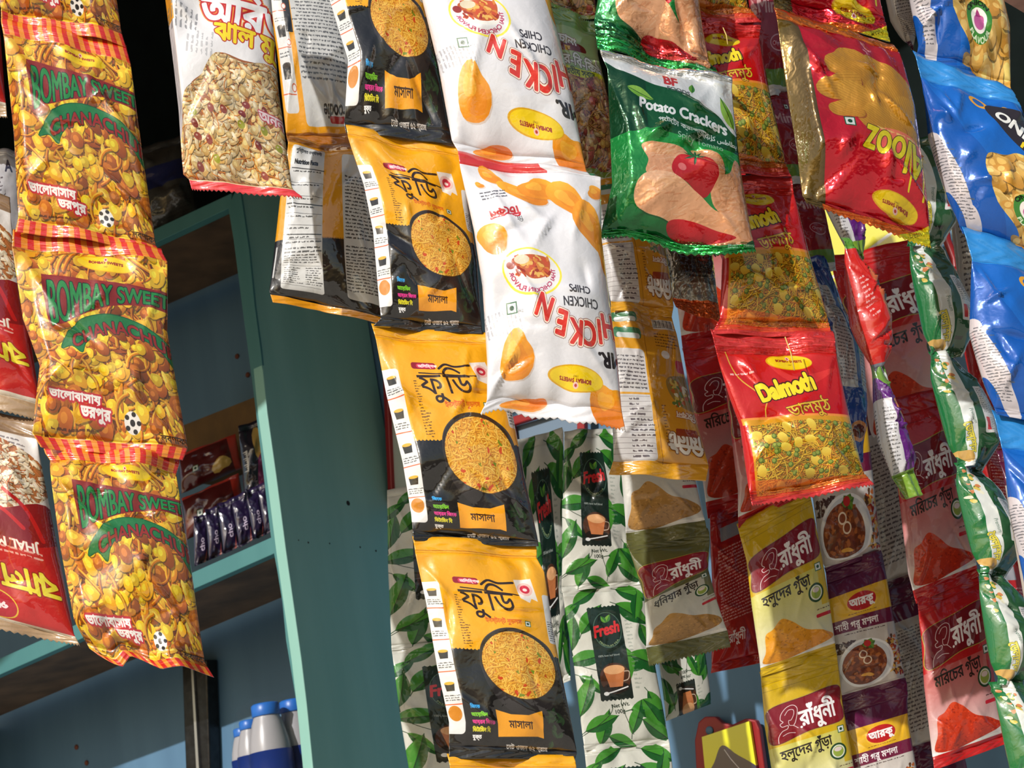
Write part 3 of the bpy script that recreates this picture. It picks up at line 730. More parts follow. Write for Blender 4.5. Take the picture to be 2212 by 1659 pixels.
@sheet
def soap_strip():
    A = Art(235, (38, 84, 52), seed=98)
    A.rect(0, 0, 22, 235, (26, 110, 56)); A.rect(22, 0, 44, 235, (214, 218, 214)); A.rect(92, 0, 100, 235, (206, 210, 206))
    for k in range(26): A.lay([blob(A.r, A.r.uniform(8, 34), A.r.uniform(8, 80), 5, 4, A.r.rand() * 90, .15)], [(216, 190, 90), (90, 130, 60), (206, 130, 80), (226, 224, 200), (60, 110, 60)][k % 5])
    A.text('ভেলাশন', 20, 150, 20, (226, 210, 80), rot=82, bold=.7, sx=.9, edge=((20, 60, 30), .6)); A.text('Premium', 34, 120, 9, (60, 100, 80), rot=82)
    A.rrect(60, 70, 90, 170, 3, (216, 214, 214)); A.micro(63, 74, 87, 130, 4, (90, 90, 90)); A.rrect(64, 136, 72, 164, 1, (196, 50, 60)); A.micro(74, 134, 88, 166, 4, (110, 110, 110))
    A.lay([blob(A.r, 20, 214, 18, 12, 20, .2)], (206, 164, 90)); A.rect(50, 200, 70, 206, (30, 40, 34))
    return A

@sheet
def red_chips():
    A = Art(150, (206, 36, 30), seed=99)
    A.lay([smooth([(50, 10), (100, 0), (100, 120), (70, 100), (56, 60)], 5)], (196, 100, 60)); A.lay([smooth([(70, 50), (90, 40), (98, 90), (84, 96)], 5)], (70, 40, 50)); A.micro(16, 44, 30, 90, 5, (236, 200, 200), rot=-10)
    A.rect(0, 0, 100, 10, (90, 150, 50)); A.rect(0, 140, 100, 150, (120, 120, 130))
    return A
@sheet
def purple_chips():
    A = Art(190, (96, 30, 120), seed=100)
    A.lay([[(0, 0), (100, 0), (100, 34), (40, 44), (0, 30)]], (110, 150, 60)); A.lay([[(30, 10), (60, 14), (100, 40), (100, 46), (50, 24)]], (230, 236, 226)); A.lay([[(0, 60), (24, 60), (40, 190), (0, 190)]], (206, 204, 206)); A.micro(2, 70, 20, 180, 5, (90, 90, 90))
    A.lay([smooth([(50, 60), (90, 56), (90, 90), (60, 92)], 5)], (214, 130, 70)); A.rect(0, 160, 100, 190, (120, 160, 50))
    return A
@sheet
def dark_red_packet():
    A = Art(200, (140, 22, 36), seed=101)
    A.text('Mimi', 14, 70, 34, (196, 150, 150), bold=.8); A.ell(60, 120, 24, 14, (200, 150, 160)); A.ell(60, 120, 22, 12, (150, 20, 40)); A.text('Olymp', 42, 124, 10, (220, 180, 190)); A.rect(0, 160, 100, 184, (100, 140, 60)); A.rect(0, 184, 100, 200, (206, 206, 206)); A.veg(60, 30, 6)
    return A
@sheet
def blue_packet():
    A = Art(230, (24, 70, 150), seed=102)
    A.rrect(20, 30, 60, 150, 6, (190, 192, 196)); A.micro(24, 34, 56, 146, 4, (80, 80, 90)); A.rrect(72, 40, 96, 150, 6, (180, 182, 188)); A.micro(75, 44, 94, 146, 4, (90, 90, 90)); A.ell(70, 196, 24, 12, (206, 140, 90)); A.ell(70, 196, 18, 8, (90, 30, 30))
    return A
@sheet
def red_bar():
    A = Art(60, (84, 12, 15), seed=103); A.lay([blob(A.r, 70, 44, 14, 12, 10, .2)], (206, 170, 90)); A.veg(28, 34, 5); A.rect(0, 0, 100, 4, (190, 60, 50)); A.lay([[(84, 0), (100, 0), (100, 60), (90, 60)]], (180, 50, 36)); return A
@sheet
def purple_bar():
    A = Art(200, (32, 20, 54), seed=104); A.text('cho', 60, 150, 40, (206, 190, 214), rot=-90, bold=.6); A.rect(84, 0, 96, 200, (210, 206, 214), a=.25); A.lay([[(70, 160), (76, 140), (70, 200), (60, 200)]], (200, 90, 60), a=.6); return A
@sheet
def dark_snack():
    A = Art(200, (28, 24, 44), seed=105); A.lay([blob(A.r, 60, 50, 20, 40, 5, .2)], (206, 166, 90)); A.lay([blob(A.r, 70, 120, 26, 34, 5, .2)], (130, 36, 100)); 
    for k in range(10): A.lay([[(20, 60 + k * 5), (4 + (k % 3) * 4, 62 + k * 5), (20, 66 + k * 5)]], (220, 220, 220))
    return A
@sheet
def grey_sack():
    A = Art(120, (74, 76, 74), seed=106); A.rect(0, 34, 100, 62, (24, 40, 100)); A.micro(10, 70, 96, 112, 4, (60, 60, 60), rot=-4); return A
@sheet
def tissue_pack():
    A = Art(120, (198, 196, 200), seed=107); A.micro(6, 10, 60, 100, 6, (80, 70, 76), rot=-8); A.text('A', 70, 30, 24, (60, 60, 80), bold=1); return A
@sheet
def yellow_poster():
    A = Art(110, (216, 210, 30), seed=109); A.lay([[(50, -2), (64, -2), (84, 60), (70, 56)]], (24, 26, 60)); A.lay([[(66, 40), (102, 20), (102, 60), (80, 66)]], (40, 70, 140)); A.line([(0, 100), (100, 60)], 5, (220, 220, 214)); return A
@sheet
def poster():
    A = Art(140, (230, 226, 30), seed=108); A.lay([smooth([(40, 30), (70, 60), (110, 110), (110, 150), (10, 150), (0, 90), (20, 60)], 5)], (24, 26, 70)); A.line([(44, 40), (90, 130)], 1.2, (220, 220, 230)); A.lay([smooth([(-10, 60), (8, 80), (20, 150), (-10, 150)], 4)], (40, 120, 60)); return A
# ------------------------------------------------------------------ materials
def nodes_of(name):
    m = bpy.data.materials.new(name); m.use_nodes = True
    n, l = m.node_tree.nodes, m.node_tree.links
    return m, n, l, n['Principled BSDF']
def lin(c):
    return tuple((v / 255 / 12.92) if v / 255 <= .04045 else ((v / 255 + .055) / 1.055) ** 2.4 for v in c) + (1.0,)

_im = {}
_mat = {}
def film(sheet_name, rough=.38, metal=0.0, bump=.13, coat=1.0, tint=None):
    """printed plastic film: the print in the base colour, fine procedural crinkle in the bump"""
    key = (sheet_name, rough, metal, bump, coat)
    if key in _mat: return _mat[key]
    if sheet_name not in _im: _im[sheet_name] = SHEETS[sheet_name]().image(sheet_name + '_print')
    m, n, l, p = nodes_of(sheet_name + '_film'); p.inputs['Specular IOR Level'].default_value = .3
    uv = n.new('ShaderNodeUVMap'); uv.uv_map = 'print'
    t = n.new('ShaderNodeTexImage'); t.image = _im[sheet_name]; t.extension = 'EXTEND'
    l.new(uv.outputs[0], t.inputs[0]); l.new(t.outputs[0], p.inputs['Base Color'])
    p.inputs['Roughness'].default_value = rough; p.inputs['Metallic'].default_value = metal
    p.inputs['IOR'].default_value = 1.5
    p.inputs['Coat Weight'].default_value = coat; p.inputs['Coat Roughness'].default_value = .05; p.inputs['Coat IOR'].default_value = 1.75
    tc = n.new('ShaderNodeTexCoord')
    no = n.new('ShaderNodeTexNoise'); no.inputs['Scale'].default_value = 38; no.inputs['Detail'].default_value = 3
    vo = n.new('ShaderNodeTexVoronoi'); vo.feature = 'DISTANCE_TO_EDGE'; vo.inputs['Scale'].default_value = 26
    l.new(tc.outputs['Object'], no.inputs[0])
    mx = n.new('ShaderNodeMixRGB'); mx.inputs[0].default_value = .12
    l.new(tc.outputs['Object'], mx.inputs[1]); l.new(no.outputs['Color'], mx.inputs[2]); l.new(mx.outputs[0], vo.inputs[0])
    ad = n.new('ShaderNodeMath'); ad.operation = 'MULTIPLY_ADD'; ad.inputs[1].default_value = .6
    l.new(vo.outputs['Distance'], ad.inputs[0]); l.new(no.outputs['Fac'], ad.inputs[2])
    b = n.new('ShaderNodeBump'); b.inputs['Strength'].default_value = bump; b.inputs['Distance'].default_value = .006
    l.new(ad.outputs[0], b.inputs['Height']); l.new(b.outputs[0], p.inputs['Normal']); l.new(b.outputs[0], p.inputs['Coat Normal'])
    _mat[key] = m
    return m

def plain(name, col, rough=.5, metal=0.0, bump=0.0, scale=40, vary=0.0, spec=.5):
    if name in _mat: return _mat[name]
    m, n, l, p = nodes_of(name)
    p.inputs['Base Color'].default_value = lin(col); p.inputs['Roughness'].default_value = rough
    p.inputs['Metallic'].default_value = metal; p.inputs['Specular IOR Level'].default_value = spec
    tc = n.new('ShaderNodeTexCoord'); no = n.new('ShaderNodeTexNoise'); no.inputs['Scale'].default_value = scale; no.inputs['Detail'].default_value = 5
    l.new(tc.outputs['Object'], no.inputs[0])
    if vary:
        r = n.new('ShaderNodeValToRGB'); r.color_ramp.elements[0].position = .3; r.color_ramp.elements[1].position = .72
        r.color_ramp.elements[0].color = lin([v * (1 - vary) for v in col]); r.color_ramp.elements[1].color = lin([min(255, v * (1 + vary * .5)) for v in col])
        l.new(no.outputs['Fac'], r.inputs[0]); l.new(r.outputs[0], p.inputs['Base Color'])
    if bump:
        b = n.new('ShaderNodeBump'); b.inputs['Strength'].default_value = bump; b.inputs['Distance'].default_value = .004
        l.new(no.outputs['Fac'], b.inputs['Height']); l.new(b.outputs[0], p.inputs['Normal'])
    _mat[name] = m
    return m

def painted_board(name, col, col2, streak=14):
    """brushed enamel paint: long soft streaks and specks"""
    if name in _mat: return _mat[name]
    m, n, l, p = nodes_of(name)
    tc = n.new('ShaderNodeTexCoord'); mp = n.new('ShaderNodeMapping'); mp.inputs['Scale'].default_value = (streak, streak, streak * .12)
    no = n.new('ShaderNodeTexNoise'); no.inputs['Scale'].default_value = 2.2; no.inputs['Detail'].default_value = 6
    l.new(tc.outputs['Object'], mp.inputs[0]); l.new(mp.outputs[0], no.inputs[0])
    r = n.new('ShaderNodeValToRGB'); r.color_ramp.elements[0].position = .25; r.color_ramp.elements[1].position = .75
    r.color_ramp.elements[0].color = lin(col); r.color_ramp.elements[1].color = lin(col2)
    l.new(no.outputs['Fac'], r.inputs[0]); l.new(r.outputs[0], p.inputs['Base Color'])
    p.inputs['Roughness'].default_value = .55
    b = n.new('ShaderNodeBump'); b.inputs['Strength'].default_value = .25; b.inputs['Distance'].default_value = .002
    l.new(no.outputs['Fac'], b.inputs['Height']); l.new(b.outputs[0], p.inputs['Normal'])
    _mat[name] = m
    return m

# ------------------------------------------------------------------ objects
def tag(o, label=None, cat=None, group=None, kind=None):
    if label: o['label'] = label
    if cat: o['category'] = cat
    if group: o['group'] = group
    if kind: o['kind'] = kind
    return o

def mesh_obj(name, verts, faces, mats, uvs=None, fm=None, parent=None, loc=None, smooth_=True):
    """verts are world points; loc becomes the object's origin"""
    v = np.asarray([tuple(p) for p in verts] if not isinstance(verts, np.ndarray) else verts, float)
    loc = Vector(loc) if loc is not None else (Vector(v.mean(axis=0)) if parent is None else Vector((0, 0, 0)))
    base = parent['origin_xyz'] if parent is not None else (0, 0, 0)
    org = Vector(loc) if parent is None else Vector(base)
    me = bpy.data.meshes.new(name)
    me.from_pydata([tuple(p) for p in (v - np.array(org))], [], faces)
    o = bpy.data.objects.new(name, me); C.objects.link(o)
    if parent is None: o.location = org; o['origin_xyz'] = tuple(org)
    else: o.parent = parent; o['origin_xyz'] = tuple(org)
    for m in (mats if isinstance(mats, (list, tuple)) else [mats]): me.materials.append(m)
    if uvs is not None:
        ul = me.uv_layers.new(name='print')
        li = np.empty(len(me.loops), np.int32); me.loops.foreach_get('vertex_index', li)
        ul.data.foreach_set('uv', np.asarray(uvs, np.float32)[li].ravel())
    if fm is not None: me.polygons.foreach_set('material_index', np.asarray(fm, np.int32))
    me.polygons.foreach_set('use_smooth', [smooth_] * len(me.polygons))
    me.update()
    return o

def edge_pts(spec, v):
    vs_ = [s[0] for s in spec]
    return np.stack([np.interp(v, vs_, [s[1] for s in spec]), np.interp(v, vs_, [s[2] for s in spec])], 1)

def sstep(x): x = np.clip(x, 0, 1); return x * x * (3 - 2 * x)

def packet(name, label, cat, group, sheet_name, L, R, Y, T=.016, seals=(.06, .06), fold=0.0, seed=1, crease=1.0, wave=.004,
           zig=(False, False), rib=.0005, nribs=7, mats=None, nu=54, nv=78, part=('top_seal', 'bottom_seal'), back=None, tip=None, dent=1.0, bow=.0, facet=.09, ysl=0.012, vr=(0., 1.), nseal=14, pin=.5, hem=None, va=1.0):
    """a filled pillow packet hanging by its flat crimped seals. L and R are its left and right edges as (share of height, x, y)
    of the photo; Y its distance (or top and bottom distances); T how far it bulges."""
    r = np.random.RandomState(seed)
    ts, bs = seals
    v = np.concatenate([np.linspace(0, ts, nseal, endpoint=False) if ts > 0 else [], np.linspace(ts, 1 - bs, nv), np.linspace(1 - bs, 1, nseal + 1)[1:] if bs > 0 else []])
    if vr != (0., 1.): v = v[(v >= vr[0]) & (v <= vr[1])]
    u = .5 - .5 * np.cos(np.linspace(0, math.pi, nu)) ; u = u * .6 + np.linspace(0, 1, nu) * .4
    Yt, Yb = (Y if isinstance(Y, tuple) else (Y, Y))
    y = Yt + (Yb - Yt) * v
    pl, pr = edge_pts(L, v), edge_pts(R, v)
    PL = np.array([at(a, b, c) for (a, b), c in zip(pl, y)]); PR = np.array([at(a, b, c + ysl) for (a, b), c in zip(pr, y)])
    U, V = np.meshgrid(u, v)
    P = PL[:, None] * (1 - U[..., None]) + PR[:, None] * U[..., None]
    n = np.cross((PR[-1] + PR[0] - PL[-1] - PL[0]), (PL[0] + PR[0] - PL[-1] - PR[-1])); n = n / np.linalg.norm(n)
    if n[1] > 0: n = -n
    W = np.linalg.norm(PR[len(v) // 2] - PL[len(v) // 2]); Hh = np.linalg.norm(PL[0] - PL[-1])
    # bulge
    a = np.clip((V - ts) / max(1e-6, 1 - ts - bs), 0, 1)
    g = np.where(a < .62, np.sin(np.clip(a / .62, 0, 1) * math.pi / 2) ** .72, np.sin(np.clip((1 - a) / .38, 0, 1) * math.pi / 2) ** .62); g = np.where((V <= ts) | (V >= 1 - bs), 0, g)
    if fold > 0:
        s = np.where(U < fold, .92 * U / fold, 0) + np.where(U >= fold, np.clip(1 - ((U - fold) / (1 - fold)) ** 3.2, 0, 1) ** .55 * (.92 + .08 * np.sin((U - fold) / (1 - fold) * math.pi)), 0)
    else:
        s = np.clip(1 - np.abs(2 * U - 1) ** 2.4, 0, 1) ** pin
    z = T * g * s
    # folds running out of the seals
    for end, d0 in ((0, a), (1, 1 - a)):
        ph = r.rand() * 6
        k = r.uniform(14, 22)
        z += crease * T * .10 * np.sin(U * k + ph + 2 * np.sin(U * 5 + ph)) * np.exp(-d0 * 9) * np.where(g > 0, 1, 0) * np.clip(s * 2, 0, 1)
    # creases: long diagonal ones and small random ones, with one sharp side each
    cr = [(r.uniform(.05, .3), r.uniform(.12, .3), math.radians(r.uniform(45, 75)), .34), (r.uniform(.7, .95), r.uniform(.1, .3), math.radians(r.uniform(105, 135)), .34),
          (r.uniform(.1, .3), r.uniform(.7, .9), math.radians(r.uniform(105, 135)), .34), (r.uniform(.7, .9), r.uniform(.7, .9), math.radians(r.uniform(45, 75)), .34)]
    for k in range(9): cr.append((r.uniform(.12, .88), r.uniform(.15, .85), r.uniform(0, math.pi), r.uniform(.10, .26)))
    X, Yy = U * W, V * Hh
    for cx, cy, an, ln in cr:
        dx, dy = X - cx * W, Yy - cy * Hh
        al = dx * math.cos(an) + dy * math.sin(an); pe = -dx * math.sin(an) + dy * math.cos(an) + .10 * al * al / (W + 1e-6)
        win = np.exp(-(al / (ln * Hh * .5)) ** 2 * 1.6)
        wd = W * r.uniform(.03, .06)
        z += crease * T * r.uniform(.14, .30) * r.choice([1, -1, 1]) * np.exp(-np.abs(pe) / wd * np.where(pe > 0, 1, 2.6)) * win * np.clip(g * 1.6, 0, 1) * np.clip(s * 1.5, 0, 1)
    # broad dents
    for k in range(4):
        cx, cy, rr = r.uniform(.1, .9), r.uniform(.15, .85), r.uniform(.14, .3)
        z -= dent * T * r.uniform(.06, .2) * np.exp(-(((U - cx) * W) ** 2 + ((V - cy) * Hh) ** 2) / (rr * W) ** 2) * g * np.clip(s * 1.5, 0, 1)
    # polygonal facets of stiff film
    fac = np.zeros_like(z)
    for k in range(4):
        an, fr, ph = math.pi * (k + r.rand()) / 4, r.uniform(9, 17), r.rand()
        t_ = (X * math.cos(an) + Yy * math.sin(an)) * fr + ph + .25 * np.sin(U * 6 + V * 7 + ph * 9)
        fac += (np.abs((t_ % 1.0) - .5) * 2 - .5) * (10 / fr)
    z += crease * facet * T * fac * np.clip(g * 1.4, 0, 1) * np.clip(s * 1.3, 0, 1)
    sw = wave * (np.sin(U * r.uniform(3, 7) + r.rand() * 6) + .5 * np.sin(U * r.uniform(9, 15) + r.rand() * 6))
    seal = np.where(V < ts, 1.0, np.exp(-np.clip(V - ts, 0, 1) / .05)) + np.where(V > 1 - bs, 1.0, np.exp(-np.clip(1 - bs - V, 0, 1) / .05))
    seal = np.clip(seal, 0, 1)
    off = sw * seal + bow * np.sin(U * math.pi) * W
    ribs = np.zeros_like(U)
    if ts > 0: ribs += np.where(V < ts, rib * np.sin(V / ts * nribs * 2 * math.pi), 0)
    if bs > 0: ribs += np.where(V > 1 - bs, rib * np.sin((1 - V) / bs * nribs * 2 * math.pi), 0)
    ribs += np.where(seal >= 1, rib * .8 * np.sin(U * 31 + 3 * np.sin(V * 90)), 0)
    z = np.clip(z, T * .02, None)
    F = P + n * (z + off + ribs)[..., None]; B = P + n * (-.85 * np.where(g > 0, T * g * s * .9, T * .02) + off)[..., None]
    down = (PL[-1] - PL[0]); down /= np.linalg.norm(down)
    if ts > 0 and not zig[0]:                     # the seal runs on a little way behind the packet above
        for k_ in range(2):
            sh = (-down * .005 - n * .0035) * (1 - k_ * .5); F[k_] += sh; B[k_] += sh
    if hem:
        hp = np.interp(u, [h[0] for h in hem], [h[1] for h in hem]) * float(y[-1]) / F_PX
        hd = (sstep((V - .80) / .20) * hp[None, :])[..., None] * down; F += hd; B += hd
    tri = np.abs((np.arange(nu) % 2) * 1.0) * .0022
    if zig[1]: F[-1] += down * tri[:, None]; B[-1] += down * tri[:, None]
    if zig[0]: F[0] -= down * tri[:, None]; B[0] -= down * tri[:, None]
    if tip is not None: pass
    m_f = mats[0] if mats else film(sheet_name); m_b = back or m_f; m_s = mats[1] if mats and len(mats) > 1 else m_f
    nvv = len(v); org = Vector(P[nvv // 2, nu // 2])
    def piece(r0, r1, nm, par, mat):
        k = r1 - r0 + 1
        VV = np.concatenate([F[r0:r1 + 1].reshape(-1, 3), B[r0:r1 + 1].reshape(-1, 3)])
        uv = np.stack([U[r0:r1 + 1].ravel(), 1 - va * V[r0:r1 + 1].ravel()], 1); uv = np.concatenate([uv, uv])
        i, j = np.meshgrid(np.arange(k - 1), np.arange(nu - 1), indexing='ij'); q = (i * nu + j).ravel(); N = k * nu
        f1 = np.stack([q, q + nu, q + nu + 1, q + 1], 1); f2 = np.stack([q, q + 1, q + nu + 1, q + nu], 1) + N
        rim = []
        for a_ in range(k - 1):
            rim.append((a_ * nu, N + a_ * nu, N + (a_ + 1) * nu, (a_ + 1) * nu)); b_ = a_ * nu + nu - 1; rim.append((b_, b_ + nu, N + b_ + nu, N + b_))
        for b_ in range(nu - 1):
            rim.append((b_, b_ + 1, N + b_ + 1, N + b_)); c_ = (k - 1) * nu + b_; rim.append((c_, N + c_, N + c_ + 1, c_ + 1))
        faces = f1.tolist() + f2.tolist() + rim
        return mesh_obj(nm, VV, faces, [mat, m_b], uv, [0] * len(f1) + [1] * len(f2) + [0] * len(rim), parent=par, loc=org if par is None else None)
    i0 = int(np.searchsorted(v, ts - 1e-9)) if ts > 0 else 0
    i1 = int(np.searchsorted(v, 1 - bs - 1e-9)) if bs > 0 else nvv - 1
    i1 = min(i1, nvv - 1)
    root = piece(i0, i1, name, None, m_f)
    tag(root, label, cat, group)
    if ts > 0 and i0 > 0: piece(0, i0, part[0], root, m_s)
    if bs > 0 and i1 < nvv - 1: piece(i1, nvv - 1, part[1], root, m_s)
    return root

def poly_prism(name, pts, ext, mat, parent=None, bev=0.0, loc=None):
    """a flat outline of world points pushed along ext"""
    k = len(pts); V = [Vector(p) for p in pts] + [Vector(p) + ext for p in pts]
    F = [list(range(k))[::-1], list(range(k, 2 * k))] + [[i, (i + 1) % k, k + (i + 1) % k, k + i] for i in range(k)]
    o = mesh_obj(name, V, F, mat, parent=parent, loc=loc, smooth_=False)
    import bmesh
    bm = bmesh.new(); bm.from_mesh(o.data); bmesh.ops.recalc_face_normals(bm, faces=bm.faces)
    if bev: bmesh.ops.bevel(bm, geom=list(bm.edges), offset=bev, segments=2, affect='EDGES', profile=.5)
    bm.to_mesh(o.data); bm.free()
    return o

def lathe(name, base, axis, prof, mat, parent=None, seg=28, mats=None, fm=None):
    axis = Vector(axis).normalized(); a = axis.orthogonal().normalized(); b = axis.cross(a)
    V, F, M = [], [], []
    for i, (rr, h) in enumerate(prof):
        for k in range(seg):
            t = 2 * math.pi * k / seg; V.append(Vector(base) + axis * h + (a * math.cos(t) + b * math.sin(t)) * rr)
    for i in range(len(prof) - 1):
        for k in range(seg):
            F.append([i * seg + k, i * seg + (k + 1) % seg, (i + 1) * seg + (k + 1) % seg, (i + 1) * seg + k]); M.append(fm[i] if fm else 0)
    F.append(list(range(seg))[::-1]); F.append([(len(prof) - 1) * seg + k for k in range(seg)]); M += [0, 0]
    return mesh_obj(name, V, F, mats or mat, fm=M, parent=parent)

def tube(name, pts, rad, mat, parent=None, seg=8):
    pts = [Vector(p) for p in pts]; V, F = [], []
    for i, p in enumerate(pts):
        d = (pts[min(i + 1, len(pts) - 1)] - pts[max(i - 1, 0)]).normalized(); a = d.cross(Vector((0.13, 1, .21))).normalized(); b = d.cross(a)
        for k in range(seg): t = 2 * math.pi * k / seg; V.append(p + (a * math.cos(t) + b * math.sin(t)) * rad)
    for i in range(len(pts) - 1):
        for k in range(seg): F.append([i * seg + k, i * seg + (k + 1) % seg, (i + 1) * seg + (k + 1) % seg, (i + 1) * seg + k])
    F += [list(range(seg))[::-1], [(len(pts) - 1) * seg + k for k in range(seg)]]
    return mesh_obj(name, V, F, mat, parent=parent)
# ------------------------------------------------------------------ the shop front: wall, cupboard, roof, street
D_WALL = 2.05
def on_line(p0, dirv, px):
    """share t along p0 + t*dirv that is seen in photo column px at the height of p0"""
    lo, hi = 0.0, 3.0
    for _ in range(40):
        m = (lo + hi) / 2; q = ROT.transposed() @ (p0 + dirv * m - CAM)
        if q.x / -q.z * F_PX + W_PX / 2 < px: lo = m
        else: hi = m
    return lo
def corner_dist():
    lo, hi = 1.0, D_WALL
    for _ in range(40):
        m = (lo + hi) / 2; p = at_plane(583, 900, m)
        if on_line(p, V_SHOP, 838) + m < D_WALL: lo = m
        else: hi = m
    return m
D_FRONT = corner_dist()
P_EDGE = at_plane(583, 900, D_FRONT)
def at_side(px, py):
    """point seen at (px, py) on the cupboard's right side, a plane across the shop front"""
    d = ray(px, py); return CAM + d * ((P_EDGE - CAM).dot(U_SHOP) / d.dot(U_SHOP))
DEPTH = D_WALL - D_FRONT

teal = painted_board('teal_enamel_paint', (128, 178, 166), (144, 192, 180), 9)
teal_edge = painted_board('teal_enamel_edge', (62, 118, 120), (74, 130, 130), 9)  # cupboard teal, darkened to offset the sun on the edges
blue = painted_board('blue_enamel_paint', (76, 112, 142), (90, 128, 158), 7)
brown = plain('raw_brown_board', (92, 70, 50), .8, bump=.3, scale=16, vary=.3)
steel_dark = plain('blackened_steel', (52, 52, 54), .28, metal=.7, bump=.2, scale=60, vary=.2)
red_paint = plain('red_painted_steel', (150, 30, 34), .35, bump=.1, scale=30)
tie = plain('cotton_thread', (220, 190, 110), .8)

w = [at_plane(-900, 3100, D_WALL), at_plane(3600, 3100, D_WALL), at_plane(3600, -900, D_WALL), at_plane(-900, -900, D_WALL)]
o = poly_prism('wall_back', w, V_SHOP * .12, blue); tag(o, kind='structure')
g = [Vector((-6, -8, 0)), Vector((6, -8, 0)), Vector((6, 3.2, 0)), Vector((-6, 3.2, 0))]
o = poly_prism('ground', g, Vector((0, 0, -.1)), plain('dusty_concrete_street', (200, 190, 174), .9, bump=.3, scale=8, vary=.15)); tag(o, kind='structure')

# roof sheet over the goods, its front edge just above the picture
def shop(a, b, z): return Vector((a, b, z))
eave_z, eave_y = 2.84, 1.56
roof_pts = [Vector((-3.2, eave_y, eave_z)), Vector((2.6, eave_y, eave_z)), Vector((2.6, 4.6, eave_z + 2.1)), Vector((-3.2, 4.6, eave_z + 2.1))]
o = poly_prism('ceiling', roof_pts, ZUP * .05, plain('roof_underside_timber', (120, 92, 70), .8, bump=.3, scale=14, vary=.25)); tag(o, kind='structure')
# concrete beam end in the top right corner
b0, b1 = at(2128, -22, 1.5), at(2290, 74, 1.62)
o = poly_prism('ceiling_beam', [b0, b1, b1 + ZUP * .16, b0 + ZUP * .16], Vector((.1, .0, 0)) + V_SHOP * .04, plain('rough_pink_plaster', (196, 146, 128), .9, bump=.5, scale=30, vary=.2)); tag(o, kind='structure')

# dark green sheet added along the top of the wall, in place of shade
tp = []
N = 60
for j in range(14):
    for i in range(N + 1):
        px = -500 + i * (3300 / N); yb = np.interp(px, [-500, -100, 500, 520, 1600, 1990, 2800], [900, 720, 470, 400, 400, 400, 330]); yt = np.interp(px, [-500, 2800], [-40, -160])
        tp.append(at_plane(px, yt + (yb - yt) * j / 13, D_WALL - .030 - .012 * math.sin(i * .9 + j * .2) - .004 * math.sin(i * 2.3)))
fq = [(j * (N + 1) + i, j * (N + 1) + i + 1, (j + 1) * (N + 1) + i + 1, (j + 1) * (N + 1) + i) for j in range(13) for i in range(N)]
dark_sheet = mesh_obj('shade_sheet', tp, fq, plain('dark_green_sheet', (20, 28, 27), .95, bump=.2, scale=20, vary=.2, spec=.1))
sm = dark_sheet.modifiers.new('thickness', 'SOLIDIFY'); sm.thickness = .002
tag(dark_sheet, 'dark green sheet added in place of shade along the top of the wall, behind everything', 'shade_sheet')

# cupboard: side panel, shelves
th = .020
cup = bpy.data.objects.new('wall_cupboard', None); C.objects.link(cup)
cup.location = at_side(640, 1500); cup['origin_xyz'] = tuple(cup.location)
tag(cup, 'open teal painted wooden cupboard with a broad right side panel and sloping shelves', 'cupboard')
Lp = [(520, 418), (538, 540), (550, 660), (563, 756), (577, 891), (596, 1026), (617, 1188), (633, 1300), (650, 1420), (662, 1520), (676, 1660), (700, 1900)]
Rp = [(790, 330), (806, 500), (818, 660), (828, 826), (835, 988), (839, 1300), (846, 1400), (866, 1525), (881, 1607), (890, 1659), (930, 1900)]
def side_pt(px, py, inner):
    p = at_side(px, py)
    return p
face = [at_side(*p) for p in Lp[::-1]] + [P_EDGE + V_SHOP * (DEPTH - .004) + ZUP * (at_side(*p) - P_EDGE).z for p in ((806, 380), (881, 1900))]
poly_prism('side_panel', face, -U_SHOP * th, [teal], parent=cup, bev=.0012)
def shelf(name, tl, tr, br, bl, nm2='shelf_lip'):
    q = [at_plane(*p, D_FRONT) for p in (tl, tr, br, bl)]
    q[1] -= U_SHOP * .0; lip = poly_prism(name + '_lip' if False else nm2, q, V_SHOP * .018, teal_edge, parent=cup, bev=.001)
    q2 = [p + V_SHOP * .0185 for p in q]
    poly_prism('shelf', q2, V_SHOP * (DEPTH - .085), brown, parent=cup)
shelf('upper', (-300, 792), (500, 417), (500, 447), (-300, 826))
shelf('lower', (-300, 1556), (592, 1158), (592, 1196), (-300, 1590))
# narrow front edge strip of the side panel, its teal darkened to offset the sun
strip = [at_plane(*p, D_FRONT - .0015) for p in ((493, 446), (508, 414), (520, 418), (538, 540), (550, 660), (563, 756), (577, 891), (596, 1026), (617, 1188), (633, 1300), (650, 1420), (662, 1520), (676, 1660), (700, 1900), (684, 1900), (658, 1659), (651, 1587), (635, 1485), (618, 1383), (610, 1300), (600, 1238), (585, 1157), (565, 988), (546, 833), (523, 660), (505, 520))]
poly_prism('edge_strip', strip, V_SHOP * .004, teal_edge, parent=cup)
q = [at_plane(*p, D_FRONT + .02) for p in ((-330, 1610), (-262, 1580), (-250, 1900), (-330, 1900))]
poly_prism('left_panel', q, V_SHOP * (DEPTH - .03), brown, parent=cup)
q = [at_plane(*p, D_FRONT + .006) for p in ((-400, 780), (-60, 640), (-60, 1900), (-400, 1900))]
for k, (px, py) in enumerate(((752, 1087), (645, 1167), (666, 1172), (712, 1174), (778, 1182), (812, 1190))):
    p = at_side(px, py); rr = (.0042, .0012, .0016, .0014, .0016, .0018)[k]
    lathe('nail_hole', p - U_SHOP * .001, U_SHOP, [(rr, 0), (rr, .0013), (rr * .6, .0016)], plain('dark_hole', (20, 24, 22), .9), parent=cup, seg=14)

